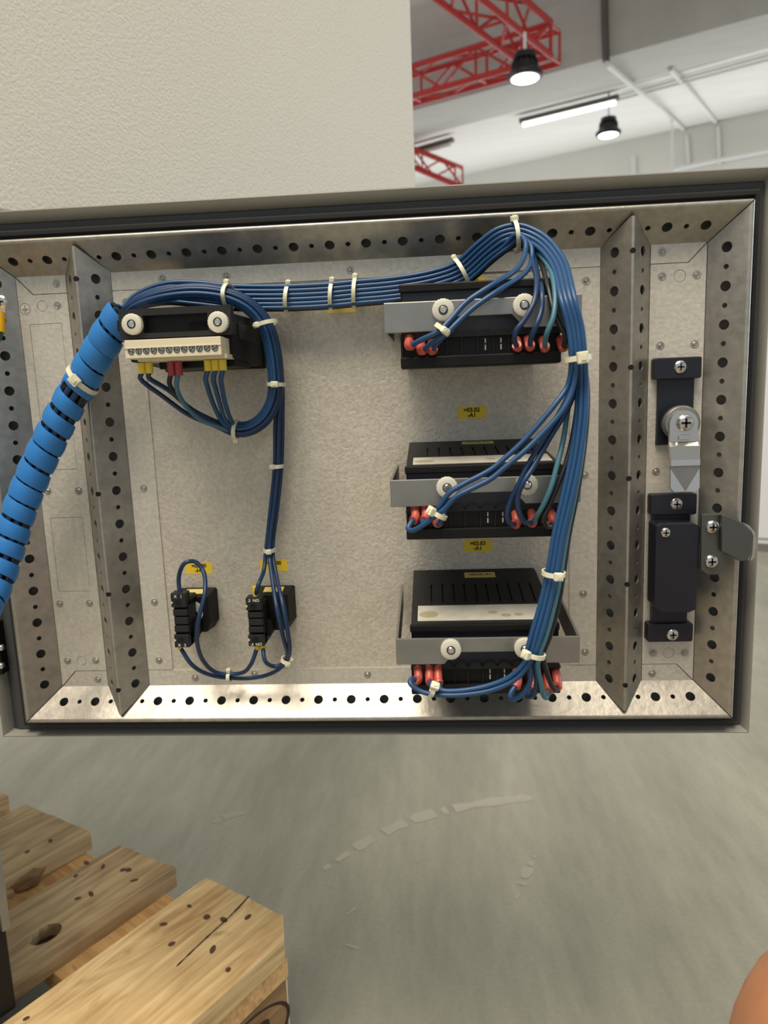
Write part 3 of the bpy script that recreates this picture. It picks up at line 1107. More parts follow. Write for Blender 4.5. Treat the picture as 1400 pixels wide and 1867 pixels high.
# beige connector
c0, c1 = at(226, 621, 88)[0], at(402, 616, 88)[0]
ct = at(310, 617, 88)[1]
cbm = at(310, 651, 88)[1]
cn = obj('connector', MB().box(c0, c1, cbm + 4.8, ct, 62, 88).plate([(c0, cbm), (c1, cbm), (c1, cbm + 5.0), (c0, cbm + 5.0)], 62, 88.0), 'beige', tu, bevel=0.3)
obj('connector_step', MB().box(c0, c1, ct - 5.0, ct - 4.6, 87.9, 88.5), 'beige', cn)
pit = (c1 - c0 - 3) / 12
pinx = []
for k in range(12):
    x = c0 + 1.5 + pit * (k + 0.5)
    pinx.append(x)
    y = (cbm + ct) / 2 - 1.2
    s = obj('screw_hole', MB().lathe(D(x, y, 88.0), OUT, [(0.00205, -0.0002), (0.00205, 0.00012)], 18), 'ink', cn)
    obj('clamp_screw', MB().lathe(D(x + 0.15, y - 0.2, 88.0), OUT, [(0.0017, 0), (0.0016, 0.0004)], 16), 'steel', s)
    a_ = random.random() * 3
    dx, dy = math.cos(a_) * 1.5, math.sin(a_) * 1.5
    px_, py_ = -math.sin(a_) * 0.22, math.cos(a_) * 0.22
    obj('slot', MB().plate([(x + dx + px_, y - .2 + dy + py_), (x - dx + px_, y - .2 - dy + py_), (x - dx - px_, y - .2 - dy - py_), (x + dx - px_, y - .2 + dy - py_)], 88.35, 88.45), 'void', s)
obj('plug_base', MB().box(c0 + 5, c1 + 1.5, cbm - 1.6, cbm + 1, 60, 82), 'beige', cn)
obj('lower_housing', MB().box(at(290, 668, 66)[0], UX1 - 3, at(330, 672, 66)[1], cbm + 2, 30, 66), 'black_plastic', tu, bevel=0.8)


# ================================================================== pilot units
def pilot(label, blk, boxr, txt_top, txt_bot, clip):
    """blk: pixel corners of the contact block front; boxr: base box right edge"""
    HF = 36.0
    x0, yt = at(*blk[0], HF)
    x1, _ = at(*blk[1], HF)
    _, yb = at(*blk[2], HF)
    bx1 = at(boxr[0], boxr[1], 0)[0]
    byt = at(boxr[0], boxr[1], 0)[1]
    t = thing('pilot_unit', label, 'contact block', D((x0 + bx1) / 2, yb, 0), 'pilot units at the lower left')
    bx0 = bx1 - 27.5
    byb = byt - 31
    hb = 15.0
    po = [(bx0, byb + 4), (bx0 + 4, byb), (bx1 - 4, byb), (bx1, byb + 6), (bx1, byt - 1), (bx1 - 1, byt), (bx0, byt)]
    pi = [(bx0 + 1, byb + 4), (bx0 + 4, byb + 1), (bx1 - 5, byb + 1), (bx1 - 2.4, byb + 7), (bx1 - 2.4, byt - 2.6), (bx1 - 3, byt - 3), (bx0 + 1, byt - 3)]
    obj('base', MB().prism([D(x, y, -1) for x, y in po], [D(x, y, hb) for x, y in pi]), 'black_plastic', t, bevel=0.3)
    obj('marker_strip', MB().hexa([D(bx0 + 6, byt - 0.4, 4), D(bx1 - 7, byt - 0.4, 4), D(bx1 - 7, byt - 1.9, 11), D(bx0 + 6, byt - 1.9, 11)],
                                  [D(bx0 + 6, byt + 0.1, 4), D(bx1 - 7, byt + 0.1, 4), D(bx1 - 7, byt - 1.4, 11), D(bx0 + 6, byt - 1.4, 11)]), 'sticker_pale', t)
    cbk = obj('contact_block', MB().plate([(x0, yb), (x1, yb), (x1, yt - 8), (x1 - 1, yt - 6), (x0 + 1, yt - 6), (x0, yt - 8)], 12, HF - 4), 'black_plastic', t, bevel=0.4)
    hh = yt - yb
    for (f0, f1, e) in ((0.0, 0.24, 0.0), (0.28, 0.40, 0.6), (0.42, 0.56, 0.9), (0.58, 0.70, 0.6), (0.74, 1.0, 0.0)):
        obj('body_step', MB().box(x0 + e, x1 - e * 0.2, yb + hh * f0 + 0.15, yb + hh * f1 - 0.15, HF - 9, HF - e), 'black_plastic_top', cbk, bevel=0.4)
    obj('heel', MB().plate([(x0 + 2, yb + 2), (x1 + 3.5, yb + 5), (x1 + 3.5, yb + 16), (x0 + 2, yb + 16)], 12, 26), 'black_plastic', cbk, bevel=0.5)
    for yy in (yb + hh * 0.83, yb + hh * 0.14):
        obj('screw_well', MB().lathe(D((x0 + x1) / 2 - 0.3, yy, HF - 0.2), OUT, [(0.0024, 0), (0.0024, 0.0003)], 16), 'void', cbk)
        obj('arrow', MB().plate([(x0 + 0.3, yy + 1.2), (x0 + 0.3, yy - 1.2), (x0 + 1.4, yy)], HF, HF + 0.15), 'print_white', cbk)
    for txt, yy in ((txt_top, yb + hh * 0.94), (txt_bot, yb + hh * 0.045)):
        letters(txt, 2.9, 'print_white', D((x0 + x1) / 2, yy, HF + 0.12), cbk, X, Z, 0.05)
    if clip:
        cx_, cy_ = at(360, 1112, 17)
        obj('lamp_clip', MB().plate([(cx_ - 4, cy_ + 4), (cx_ - 1, cy_ + 6), (cx_ + 3, cy_ + 3), (cx_ + 3.6, cy_ - 4), (cx_ + 1.4, cy_ - 9), (cx_ - 1.6, cy_ - 10), (cx_ - 0.4, cy_ - 2), (cx_ - 3.6, cy_ + 0.5)], hb, hb + 1.6), 'nut', t, bevel=0.3)
    return t


pilot('black pilot light unit with white clip, left of the pair', [(310, 1082), (338, 1086), (330, 1181)], (395, 1071), 'X   1', 'X   2', True)
pilot('black contact block unit marked NO, right of the pair', [(447, 1090), (476, 1090), (465, 1179)], (537, 1067), '.3  NO', '.4  NO', False)


# ================================================================== locks at the right
def ppoly(q, h):
    return [at(a, b, h) for a, b in q]


def rpx(x0, y0, x1, y1, h, r):
    a_, b_ = at(x0, y0, h), at(x1, y1, h)
    return rrect(a_[0], b_[0], b_[1], a_[1], r)


def holder(parent, q, h, sc_px, name='clip'):
    x0, y0, x1, y1 = q
    c = obj(name, MB().plate(rpx(x0, y0, x1, y1, h, 1.6), 0.1, h), 'navy_plastic', parent, bevel=0.7)
    sx_, sy_ = at(sc_px[0], sc_px[1], h)
    screw(c, sx_, sy_, h, 4.2)
    return c


ul = thing('cam_lock', 'steel cam lever lock on a black holder, upper right of the door', 'lock', Pt(1240, 890, 0))
holder(ul, (1193, 653, 1279, 689), 8, (1240, 669))
obj('backplate', MB().plate(ppoly([(1200, 690), (1266, 688), (1262, 808), (1196, 812)], 3), 0.1, 3.2), 'navy_plastic', ul, bevel=0.4)
lx, ly = at(1236, 772, 4)
obj('barrel', MB().lathe(D(lx, ly, 3), OUT, [(0.0125, 0), (0.0125, 0.004), (0.011, 0.010)], 28), 'navy_plastic', ul, True)
lx, ly = at(1244, 772, 16)
obj('flange_disc', MB().lathe(D(lx, ly, 12), OUT, [(0.0122, 0), (0.0122, 0.0030), (0.0112, 0.0042), (0.0085, 0.0042)], 36), 'steel', ul, True)
cxx, cyy = at(1247, 773, 19)
hw = 9.4
arc = [(cxx + hw * math.cos(R(a_)), cyy + hw * math.sin(R(a_))) for a_ in range(0, 181, 15)]
yk = at(1247, 806, 19)[1]
lev = obj('cam_lever', MB().plate(arc + [(cxx - hw, yk), (cxx + hw, yk)], 16.4, 19.0), 'chrome', ul, bevel=0.4)
yl = at(1247, 895, 21)[1]
ym = at(1247, 838, 24)[1]
bx0, bx1 = at(1222, 850, 24)[0], at(1275, 850, 24)[0]
cs = [(yk, 16.4, 19.0), (yk - 2.5, 19, 22), (ym, 22.5, 25.2), (ym - 4, 22.8, 25.4)]
mb = MB()
for i in range(len(cs) - 1):
    (ya, l0, l1), (yb_, m0, m1) = cs[i], cs[i + 1]
    xa0, xa1 = (cxx - hw, cxx + hw) if i == 0 else (bx0, bx1)
    mb.hexa([D(xa0, ya, l0), D(xa1, ya, l0), D(xa1, ya, l1), D(xa0, ya, l1)], [D(bx0, yb_, m0), D(bx1, yb_, m0), D(bx1, yb_, m1), D(bx0, yb_, m1)])
obj('lever_bend', mb, 'chrome', lev)
xm = (bx0 + bx1) / 2 + 0.6
ya = ym - 4
r_ = 2.6
tip = [(bx0, ya), (bx0, yl + r_), (bx0 + r_, yl), (bx1 - r_, yl), (bx1, yl + r_), (bx1, ya)]
obj('lever_tongue', MB().plate(tip, 22.8, 24.6), 'steel', lev, bevel=0.3)
for s, e0, e1 in ((bx0, bx0 + r_, yl + r_), (bx1, bx1 - r_, yl + r_)):
    q = [(s, ya - 2), (xm, yl), (e0, yl), (s, e1)]
    obj('tongue_facet', MB().prism([D(x, y, 24.5) for x, y in q], [D(q[0][0], q[0][1], 24.7), D(q[1][0], q[1][1], 24.75), D(q[2][0], q[2][1], 25.5), D(q[3][0], q[3][1], 25.7)]), 'chrome', lev)
screw(lev, *at(1249, 771, 20), 19.0, 5.6, 'cam_screw', ht=3.2)
obj('rib', MB().box(cxx - 3.6, cxx + 3.6, yk + 1.5, yk + 5, 19, 20.2), 'chrome', lev, bevel=0.4)

ll = thing('door_latch', 'black latch box with steel tongue reaching over the right rail', 'latch', Pt(1230, 1165, 0))
holder(ll, (1187, 902, 1270, 938), 9, (1233, 919))
holder(ll, (1181, 1138, 1263, 1170), 9, (1226, 1157))
obj('neck', MB().plate(ppoly([(1192, 936), (1258, 936), (1252, 1140), (1189, 1140)], 6), 0.1, 6), 'navy_plastic', ll)
bd = obj('body', MB().plate(ppoly([(1196, 958), (1204, 954), (1262, 953), (1278, 960), (1270, 1112), (1255, 1118), (1204, 1118), (1193, 1106)], 22), 4, 22), 'navy_plastic', ll, bevel=1.2)
screw(bd, *at(1213, 971, 22), 22, 3.5)
screw(bd, *at(1257, 1107, 14), 12, 2.6)
pl = obj('latch_plate', MB().plate(ppoly([(1279, 938), (1317, 937), (1317, 1008), (1322, 1010), (1322, 1038), (1314, 1048), (1290, 1048), (1278, 1040)], 25), 22.5, 25), 'dark_steel', ll, bevel=0.5)
for p in ((1299, 961), (1297, 1024)):
    screw(pl, *at(p[0], p[1], 26), 25, 4.6, 'plate_screw', ht=2.6)
obj('latch_tongue', MB().plate(ppoly([(1316, 938), (1330, 942), (1357, 955), (1369, 968), (1372, 978), (1370, 1010), (1362, 1022), (1350, 1024), (1316, 1006)], 30), 26.5, 30), 'dark_steel', pl, bevel=0.8)
obj('tongue_edge', MB().plate(ppoly([(1352, 952), (1364, 957), (1376, 972), (1378, 985), (1374, 1016), (1366, 1024), (1370, 1010), (1372, 978), (1368, 968)], 27), 23.5, 28), 'chrome', pl, bevel=0.4)

# ================================================================== wiring
WR = 1.55
CRIMP = {}


def offset_path(px, s, dh, upto=None):
    """px: [(x,y,h)] in photo pixels; shifted s pixels sideways and dh mm up"""
    q = px if upto is None else px[:upto]
    out = []
    for i, p in enumerate(q):
        a_ = px[max(i - 1, 0)]
        b_ = px[min(i + 1, len(px) - 1)]
        tx, ty = b_[0] - a_[0], b_[1] - a_[1]
        l_ = math.hypot(tx, ty) or 1
        nx_, ny_ = ty / l_, -tx / l_                 # left-hand side going right = up
        sc_ = min(1.0, 0.35 + i * 0.25)
        out.append((p[0] + nx_ * s * sc_, p[1] + ny_ * s * sc_, p[2] + dh * sc_))
    return out


def wire(label, pts, mt='wire_blue', r=WR, end=None, start=None, group='harness wires on the door'):
    P3 = spline([Pt(*p) for p in pts], 5)
    o = obj('wire', MB().tube(P3, r / 1000, 9), mt, None, True)
    tag(o, label, 'wire', group)
    for which, kind in ((-1, end), (0, start)):
        if not kind:
            continue
        e = P3[which]
        if kind == 'crimp':
            # red insulated push-on terminal: bends out of the slot, wire enters its flared mouth
            b_ = P3[-6] if which == -1 else P3[5]
            dv = (b_ - e)
            dv = dv.normalized()
            root = Vector((e.x, -0.0805, e.z + 0.0055))
            mid_ = root + OUT * 0.0095 + Z * (-0.0008)
            mouth = e + dv * 0.003
            sp = spline([root, mid_, e, mouth], 5)
            n_ = len(sp)
            rr = [0.0022 + 0.0005 * math.sin(math.pi * k / (n_ - 1)) + (0.0005 if k > n_ - 5 else 0) for k in range(n_)]
            obj('crimp_terminal', MB().tube(sp, rr, 12), 'crimp_red', o, True)
        else:
            dn = Z if kind[0] != '-' else -Z
            mtn = {'y': 'ferrule_yellow', 'r': 'ferrule_red'}[kind[-1]]
            ln = 0.006 if kind[-1] == 'y' else 0.0085
            obj('ferrule', MB().tube([e - dn * 0.0015, e + dn * ln], [0.0019, 0.0023], 12), mtn, o, True)
    return o


trunk = [(222, 574, 22), (250, 550, 17), (300, 534, 15), (360, 535, 15), (415, 541, 15), (520, 542, 14), (604, 538, 14), (645, 534, 14),
         (720, 527, 14), (790, 515, 16), (840, 497, 20), (885, 458, 28), (915, 436, 33), (942, 430, 36), (975, 442, 44), (1008, 478, 66), (1027, 545, 103), (1041, 600, 106), (1046, 650, 107)]
N1 = 13                                            # points kept before the first fan-out


def tw(s, dh, rest, label, mt='wire_blue', end='crimp', upto=N1, group='harness wires on the door'):
    return wire(label, offset_path(trunk, s, dh, upto) + rest, mt, end=end, group=group)


g1, g2, g3 = 'wires to the top relay', 'wires to the middle relay', 'wires to the bottom relay'
tw(-12, 5, [(940, 428, 44), (957, 438, 52), (957, 462, 60), (940, 492, 82), (900, 518, 99), (850, 551, 104), (820, 584, 109), (800, 604, 111), (772, 618, 107), (746, 631, 99)], 'blue wire ending in the leftmost red terminal of the top relay', group=g1)
tw(-19, 5, [(946, 434, 42), (967, 446, 52), (969, 474, 60), (952, 502, 84), (905, 532, 101), (862, 562, 105), (830, 592, 109), (810, 612, 110), (790, 624, 106), (768, 640, 98)], 'blue wire ending in the second red terminal from left, top relay', group=g1)
wire('short blue lead to the third red terminal of the top relay', [(826, 600, 104), (806, 616, 105), (794, 630, 102), (787, 640, 97)], end='crimp', group=g1)
tw(-8, .5, [(938, 432, 40), (962, 448, 46), (972, 482, 66), (978, 520, 96), (972, 555, 105), (955, 585, 107), (941, 603, 107), (938, 620, 104), (944, 634, 97)], 'blue wire to the fourth red terminal from left, top relay', 'wire_blue_deep', group=g1)
tw(-15, .5, [(940, 436, 38), (967, 456, 46), (980, 502, 72), (988, 535, 101), (987, 565, 105), (977, 595, 108), (968, 615, 105), (966, 633, 97)], 'blue wire to the fifth red terminal from left, top relay', 'wire_blue_deep', group=g1)
tw(-12, -4, [(945, 436, 36), (975, 456, 46), (1000, 486, 70), (1010, 520, 96), (1012, 550, 104), (1008, 580, 108), (998, 605, 108), (994, 620, 104), (993, 635, 97)], 'teal wire to the broad red terminal of the top relay', 'wire_teal', group=g1)
tw(-22, -2, [(945, 446, 34), (975, 466, 40), (998, 520, 92), (1010, 570, 102), (1021, 594, 104), (1031, 612, 104), (1030, 625, 102), (1026, 634, 96)], 'black wire to the rightmost red terminal of the top relay', 'wire_black', group=g1)
full = len(trunk)
tw(4, 5, [(1046, 700, 110), (1027, 746, 112), (983, 796, 113), (950, 828, 114), (924, 849, 114), (895, 873, 114), (866, 888, 114), (830, 907, 114), (810, 928, 112), (776, 954, 110), (752, 967, 106), (744, 964, 103), (750, 952, 100), (757, 945, 96)], 'blue wire looping to the leftmost red terminal of the middle relay', upto=full, group=g2)
tw(-4, 5, [(1036, 700, 108), (1012, 737, 111), (953, 805, 112), (924, 832, 112), (895, 856, 112), (848, 881, 112), (819, 899, 112), (801, 924, 110), (783, 948, 106), (770, 953, 101), (776, 944, 96)], 'blue wire to the second red terminal of the middle relay', upto=full, group=g2)
wire('short blue lead to the third red terminal of the middle relay', [(812, 926, 105), (806, 945, 104), (800, 956, 101), (797, 952, 96)], end='crimp', group=g2)
tw(8, .5, [(1046, 695, 103), (1024, 745, 105), (990, 802, 107), (962, 848, 110), (944, 885, 111), (930, 915, 108), (924, 938, 107), (929, 954, 104), (942, 955, 96)], 'blue wire curling into the fourth red terminal of the middle relay', 'wire_blue_deep', upto=full, group=g2)
tw(0, .5, [(1052, 695, 101), (1036, 742, 103), (1003, 797, 105), (973, 850, 111), (954, 880, 114), (944, 905, 111), (945, 930, 109), (956, 952, 105), (972, 953, 96)], 'blue wire crossing the right nut of the middle relay', 'wire_blue_deep', upto=full, group=g2)
tw(-4, -4, [(1050, 695, 96), (1036, 742, 99), (1027, 800, 102), (1015, 850, 108), (1004, 890, 110), (991, 920, 108), (978, 942, 104), (972, 952, 98)], 'teal wire running down to the middle relay', 'wire_teal', end=None, upto=full, group=g2)
tw(12, -4, [(1056, 695, 96), (1052, 742, 99), (1043, 800, 102), (1030, 850, 106), (1014, 890, 108), (1000, 925, 107), (991, 946, 106), (998, 960, 103), (1008, 954, 96)], 'black wire curling under the right terminal of the middle relay', 'wire_black', upto=full, group=g2)
tw(20, 5, [(1068, 700, 108), (1067, 760, 110), (1058, 830, 112), (1044, 900, 114), (1026, 975, 115), (1014, 1045, 116), (1001, 1105, 117), (986, 1160, 118), (973, 1195, 117), (944, 1235, 114), (900, 1257, 112), (850, 1266, 110), (800, 1267, 108), (766, 1260, 106), (748, 1246, 104), (750, 1238, 101), (762, 1240, 96)], 'blue wire swinging to the leftmost red terminal of the bottom relay', upto=full, group=g3)
tw(12, 5, [(1060, 700, 107), (1058, 760, 109), (1049, 830, 111), (1035, 900, 113), (1018, 975, 114), (1006, 1045, 115), (992, 1105, 116), (977, 1160, 117), (966, 1195, 116), (932, 1232, 113), (890, 1250, 111), (840, 1259, 109), (806, 1259, 107), (788, 1252, 104), (783, 1240, 96)], 'blue wire to the second red terminal of the bottom relay', upto=full, group=g3)
wire('short blue lead to the third red terminal of the bottom relay', [(830, 1263, 104), (812, 1262, 103), (802, 1254, 101), (799, 1240, 96)], end='crimp', group=g3)
tw(16, .5, [(1054, 700, 102), (1051, 760, 105), (1042, 830, 108), (1027, 900, 111), (1010, 975, 113), (998, 1045, 114), (984, 1105, 115), (968, 1160, 116), (960, 1195, 115), (967, 1220, 114), (965, 1246, 112), (950, 1268, 109), (934, 1275, 105), (930, 1266, 101), (944, 1246, 96)], 'blue wire looping below the fourth red terminal of the bottom relay', upto=full, group=g3)
tw(18, -3, [(1060, 700, 99), (1058, 760, 101), (1049, 830, 104), (1033, 900, 108), (1015, 975, 110), (1003, 1045, 111), (989, 1105, 113), (974, 1160, 114), (968, 1195, 113), (976, 1222, 112), (978, 1248, 110), (972, 1268, 107), (960, 1270, 103), (972, 1252, 96)], 'deep blue wire looping below the fifth red terminal of the bottom relay', 'wire_blue_deep', upto=full, group=g3)
tw(4, -4, [(1066, 700, 100), (1066, 760, 103), (1060, 830, 107), (1048, 900, 110), (1033, 975, 112), (1022, 1045, 113), (1010, 1105, 115), (995, 1160, 116), (982, 1195, 116), (980, 1218, 114), (986, 1245, 112), (990, 1266, 109), (996, 1272, 104), (1000, 1256, 96)], 'teal wire hanging past the bottom relay', 'wire_teal', upto=full, group=g3)
tw(16, -4, [(1070, 700, 97), (1070, 760, 99), (1063, 830, 103), (1052, 900, 106), (1037, 975, 108), (1027, 1045, 109), (1017, 1105, 111), (1002, 1160, 112), (990, 1195, 112), (997, 1225, 109), (1004, 1246, 106), (1012, 1258, 103), (1017, 1250, 96)], 'black wire to the rightmost red terminal of the bottom relay', 'wire_black', upto=full, group=g3)

loop = [(222, 572, 30), (250, 553, 36), (300, 538, 38), (360, 533, 38), (415, 541, 36), (455, 561, 34), (482, 594, 31), (496, 640, 28), (502, 703, 26), (497, 735, 24), (480, 764, 24), (456, 780, 26), (430, 783, 28)]
g4 = 'wires to the beige terminal strip'


def lw(s, dh, rest, label, mt='wire_blue_deep', end='y', cut=13):
    return wire(label, offset_path(loop, s, dh, cut) + rest, mt, end=end, group=g4)


PY = 672


def pin(k):
    return pinx[k]


def pinpt(k, drop, h):
    v_ = D(pinx[k], cbm - drop, h)
    return v_


def wire_to_pin(s, dh, rest, k, label, mt, end):
    ps = [Pt(*p) for p in offset_path(loop, s * 0.8, dh, 13) + rest] + [pinpt(k, 7.5, 74)]
    P3 = spline(ps, 5)
    o = obj('wire', MB().tube(P3, WR / 1000, 9), mt, None, True)
    tag(o, label, 'wire', g4)
    ln = 0.0055 if end == 'y' else 0.0075
    e = P3[-1]
    obj('ferrule', MB().tube([e - Z * (ln - 0.0045), e + Z * 0.0055], [0.0024, 0.0024], 12), 'ferrule_yellow' if end == 'y' else 'ferrule_red', o, True)


wire_to_pin(13, 2, [(395, 778, 36), (345, 757, 46), (300, 725, 58), (256, 690, 71)], 0, 'blue wire to the leftmost yellow ferrule of the terminal strip', 'wire_blue_deep', 'y')
wire_to_pin(8, 4, [(400, 772, 38), (352, 748, 48), (308, 712, 60), (271, 688, 71)], 1, 'blue wire to the second yellow ferrule of the terminal strip', 'wire_blue_deep', 'y')
wire_to_pin(-8, -3, [(400, 770, 32), (362, 757, 44), (328, 727, 58), (309, 700, 70)], 4, 'black wire to the left red ferrule of the terminal strip', 'wire_black', 'r')
wire_to_pin(3, -4, [(405, 780, 40), (368, 766, 48), (337, 738, 60), (322, 706, 71)], 5, 'teal wire to the right red ferrule of the terminal strip', 'wire_teal', 'r')
wire_to_pin(-2, 5, [(408, 772, 42), (390, 740, 54), (379, 708, 66), (375, 690, 72)], 9, 'blue wire to the first of three grouped yellow ferrules', 'wire_blue', 'y')
wire_to_pin(-7, 4, [(412, 768, 42), (402, 740, 54), (393, 708, 66), (389, 690, 72)], 10, 'blue wire to the middle of three grouped yellow ferrules', 'wire_blue', 'y')
wire_to_pin(-12, 2, [(422, 768, 40), (412, 740, 52), (405, 708, 66), (403, 690, 72)], 11, 'blue wire to the rightmost yellow ferrule of the terminal strip', 'wire_blue', 'y')
g5 = 'wires to the pilot units'
dn = [(509, 760, 18), (507, 850, 13), (499, 930, 13), (491, 1003, 15)]


def dnoff(s, dh):
    return [(x + s, y, h + dh) for x, y, h in dn]


lp = lambda s, dh: offset_path(loop, s * 0.8, dh, 9)
wire('blue wire forking left into the top of the right pilot unit', lp(15, -2) + dnoff(-6, 0) + [(481, 1040, 22), (471, 1066, 36), (466, 1084, 31)], 'wire_blue_deep', end='y', group=g5)
wire('blue wire hooking up under the right pilot unit', lp(12, -5) + dnoff(0, 3) + [(497, 1060, 34), (506, 1115, 50), (518, 1168, 44), (524, 1192, 36), (516, 1210, 30), (500, 1215, 30), (484, 1206, 36), (479, 1180, 31)], 'wire_blue_deep', end='y', group=g5)
wire('blue wire sweeping low to the foot of the left pilot unit', lp(16, -6) + dnoff(6, 0) + [(504, 1050, 28), (516, 1105, 48), (525, 1155, 48), (528, 1185, 40), (521, 1208, 30), (494, 1228, 20), (460, 1236, 16), (418, 1236, 16), (382, 1230, 20), (350, 1212, 32), (328, 1180, 31)], 'wire_blue_deep', end='y', group=g5)
wire('blue wire arching over the left pilot unit and its label', [(328, 1084, 31), (326, 1052, 30), (338, 1026, 36), (355, 1024, 33), (370, 1040, 34), (374, 1078, 46), (363, 1125, 52), (359, 1165, 46), (370, 1204, 32), (394, 1226, 21), (418, 1229, 18), (440, 1227, 20), (458, 1210, 32), (469, 1180, 31)], 'wire_blue_deep', end='y', start='-y', group=g5)


# ---- cable ties
def tie(label, px, py, h, ang, a_, b_, head, wd=2.6, tail=False, hs=(4.4, 3.6)):
    """ring around a bundle; ang: image angle (deg, up positive) of the strap's long axis; a_ half length across, b_ half depth;
       head: position of the head on the ring, degrees (0 = +long axis, 90 = towards the viewer)"""
    c = Pt(px, py, h)
    A = Vector((math.cos(R(ang)), 0, math.sin(R(ang))))
    T = Vector((-math.sin(R(ang)), 0, math.cos(R(ang))))
    n_ = 30
    mb_ = MB()
    for rr in (0.0, 0.9):
        for s in (-wd / 2, wd / 2):
            for j in range(n_):
                an = 2 * math.pi * j / n_
                mb_.v.append(c + A * ((a_ + rr) * math.cos(an) / 1000) + OUT * ((b_ + rr) * math.sin(an) / 1000) + T * (s / 1000))
    for j in range(n_):
        k = (j + 1) % n_
        i0, i1, o0, o1 = j, n_ + j, 2 * n_ + j, 3 * n_ + j
        k0, k1, q0, q1 = k, n_ + k, 2 * n_ + k, 3 * n_ + k
        mb_.f += [(o0, q0, q1, o1), (i0, i1, k1, k0), (i0, k0, q0, o0), (i1, o1, q1, k1)]
    t = thing('cable_tie', label, 'cable tie', c, 'white cable ties')
    obj('strap', mb_, 'tie', t, True)
    an = R(head)
    hc = c + A * ((a_ + 1.2) * math.cos(an) / 1000) + OUT * ((b_ + 1.2) * math.sin(an) / 1000)
    nrm = (A * (math.cos(an) / a_) + OUT * (math.sin(an) / b_)).normalized()
    tg = nrm.cross(T).normalized()
    hl, hw_ = hs
    q = [hc + tg * (sx_ * hl / 2000) + T * (sy_ * hw_ / 2000) for sx_, sy_ in ((-1, -1), (1, -1), (1, 1), (-1, 1))]
    hd_ = obj('head', MB().hexa([p - nrm * 0.0012 for p in q], [p + nrm * 0.0022 for p in q]), 'tie', t, bevel=0.6)
    q2 = [hc + tg * (sx_ * hl / 4500) + T * (sy_ * hw_ / 4500) + nrm * 0.0022 for sx_, sy_ in ((-1, -1), (1, -1), (1, 1), (-1, 1))]
    obj('tail_end', MB().hexa(q2, [p + nrm * 0.0006 for p in q2]), 'tie', hd_)
    return t


tie('cable tie on the arched wires above the beige terminal strip', 417, 541, 30, 85, 7.4, 14, 20)
tie('cable tie on the top bundle, first right of the wire loop', 525, 544, 13, 82, 8.6, 10, 15)
tie('cable tie on the top bundle, left one of the close pair', 605, 539, 13, 84, 8.6, 10, 15)
tie('cable tie on the top bundle, right one of the close pair', 647, 534, 13, 85, 9.2, 10, 15)
tie('cable tie on the rising bundle above the top relay', 842, 498, 20, 118, 9.4, 11, 8)
tie('cable tie at the crest of the bundle on the top rail', 940, 432, 37, 97, 9.0, 12, 18, hs=(4.8, 4.8))
tie('cable tie holding the wire pair over the top relay left nut', 806, 601, 110, 140, 4.0, 4.4, 110)
tie('large cable tie on the vertical bundle right of the top relay', 1053, 654, 108, 6, 6.6, 8.6, 86, 3.0, hs=(6.0, 6.5))
tie('cable tie on the wire pair below the middle relay left nut', 800, 938, 111, -30, 4.2, 4.6, 150, hs=(5.4, 5.0))
tie('cable tie on the bundle above the bottom relay roof', 1009, 1045, 114, -4, 5.8, 7, 80, hs=(5.0, 4.6))
tie('cable tie on the bundle over the bottom relay right nut', 974, 1192, 116, -14, 5.6, 6, 140, hs=(5.2, 5.0))
tie('cable tie on the wire pair below the bottom relay left nut', 789, 1256, 107, 70, 3.8, 4.6, 45, hs=(4.6, 5.2))
tie('cable tie at the upper right bend of the wire loop', 487, 590, 32, 12, 6.2, 8, 140)
tie('cable tie on the right side of the wire loop', 504, 701, 26, -4, 5.6, 8, 85, hs=(5, 4))
tie('cable tie at the bottom of the wire loop', 431, 783, 29, 80, 5.8, 8, 190)
tie('small cable tie halfway down the vertical wires', 506, 850, 14, 0, 3.4, 4.4, 120, hs=(3.6, 3.4))
tie('small cable tie just above the wire fork', 491, 1003, 16, 0, 3.4, 4.6, 80, hs=(4.0, 3.6))
tie('small cable tie on the low wires between the pilot units', 418, 1233, 16, 88, 3.4, 4.2, 15, hs=(3.4, 3.2))
tie('small cable tie at the lower right bend of the pilot wires', 523, 1204, 31, -20, 3.6, 4.6, 70, hs=(3.6, 3.2))

# ---- spiral wrap
sp_px = [(226, 566, 36), (202, 604, 35), (174, 652, 33), (150, 694, 31), (118, 748, 32), (88, 808, 34), (60, 868, 36), (36, 930, 40), (14, 1000, 46), (-10, 1070, 56), (-50, 1140, 78), (-110, 1190, 110)]
SP = spline([Pt(*p) for p in sp_px] + [Vector((-0.20, -0.15, 0.50)), Vector((-0.31, -0.10, 0.48))], 24)
cum = [0.0]
for i in range(1, len(SP)):
    cum.append(cum[-1] + (SP[i] - SP[i - 1]).length)
frames = []
tt = (SP[1] - SP[0]).normalized()
aa = tt.orthogonal().normalized()
for i in range(len(SP)):
    t1 = (SP[min(i + 1, len(SP) - 1)] - SP[max(i - 1, 0)]).normalized()
    aa = tt.rotation_difference(t1) @ aa
    tt = t1
    frames.append((tt.copy(), aa.copy(), tt.cross(aa)))


def along(s):
    s = max(0, min(s, cum[-1] - 1e-6))
    lo_, hi_ = 0, len(cum) - 1
    while hi_ - lo_ > 1:
        md_ = (lo_ + hi_) // 2
        if cum[md_] <= s:
            lo_ = md_
        else:
            hi_ = md_
    k = (s - cum[lo_]) / max(cum[hi_] - cum[lo_], 1e-9)
    return SP[lo_].lerp(SP[hi_], k), frames[lo_]


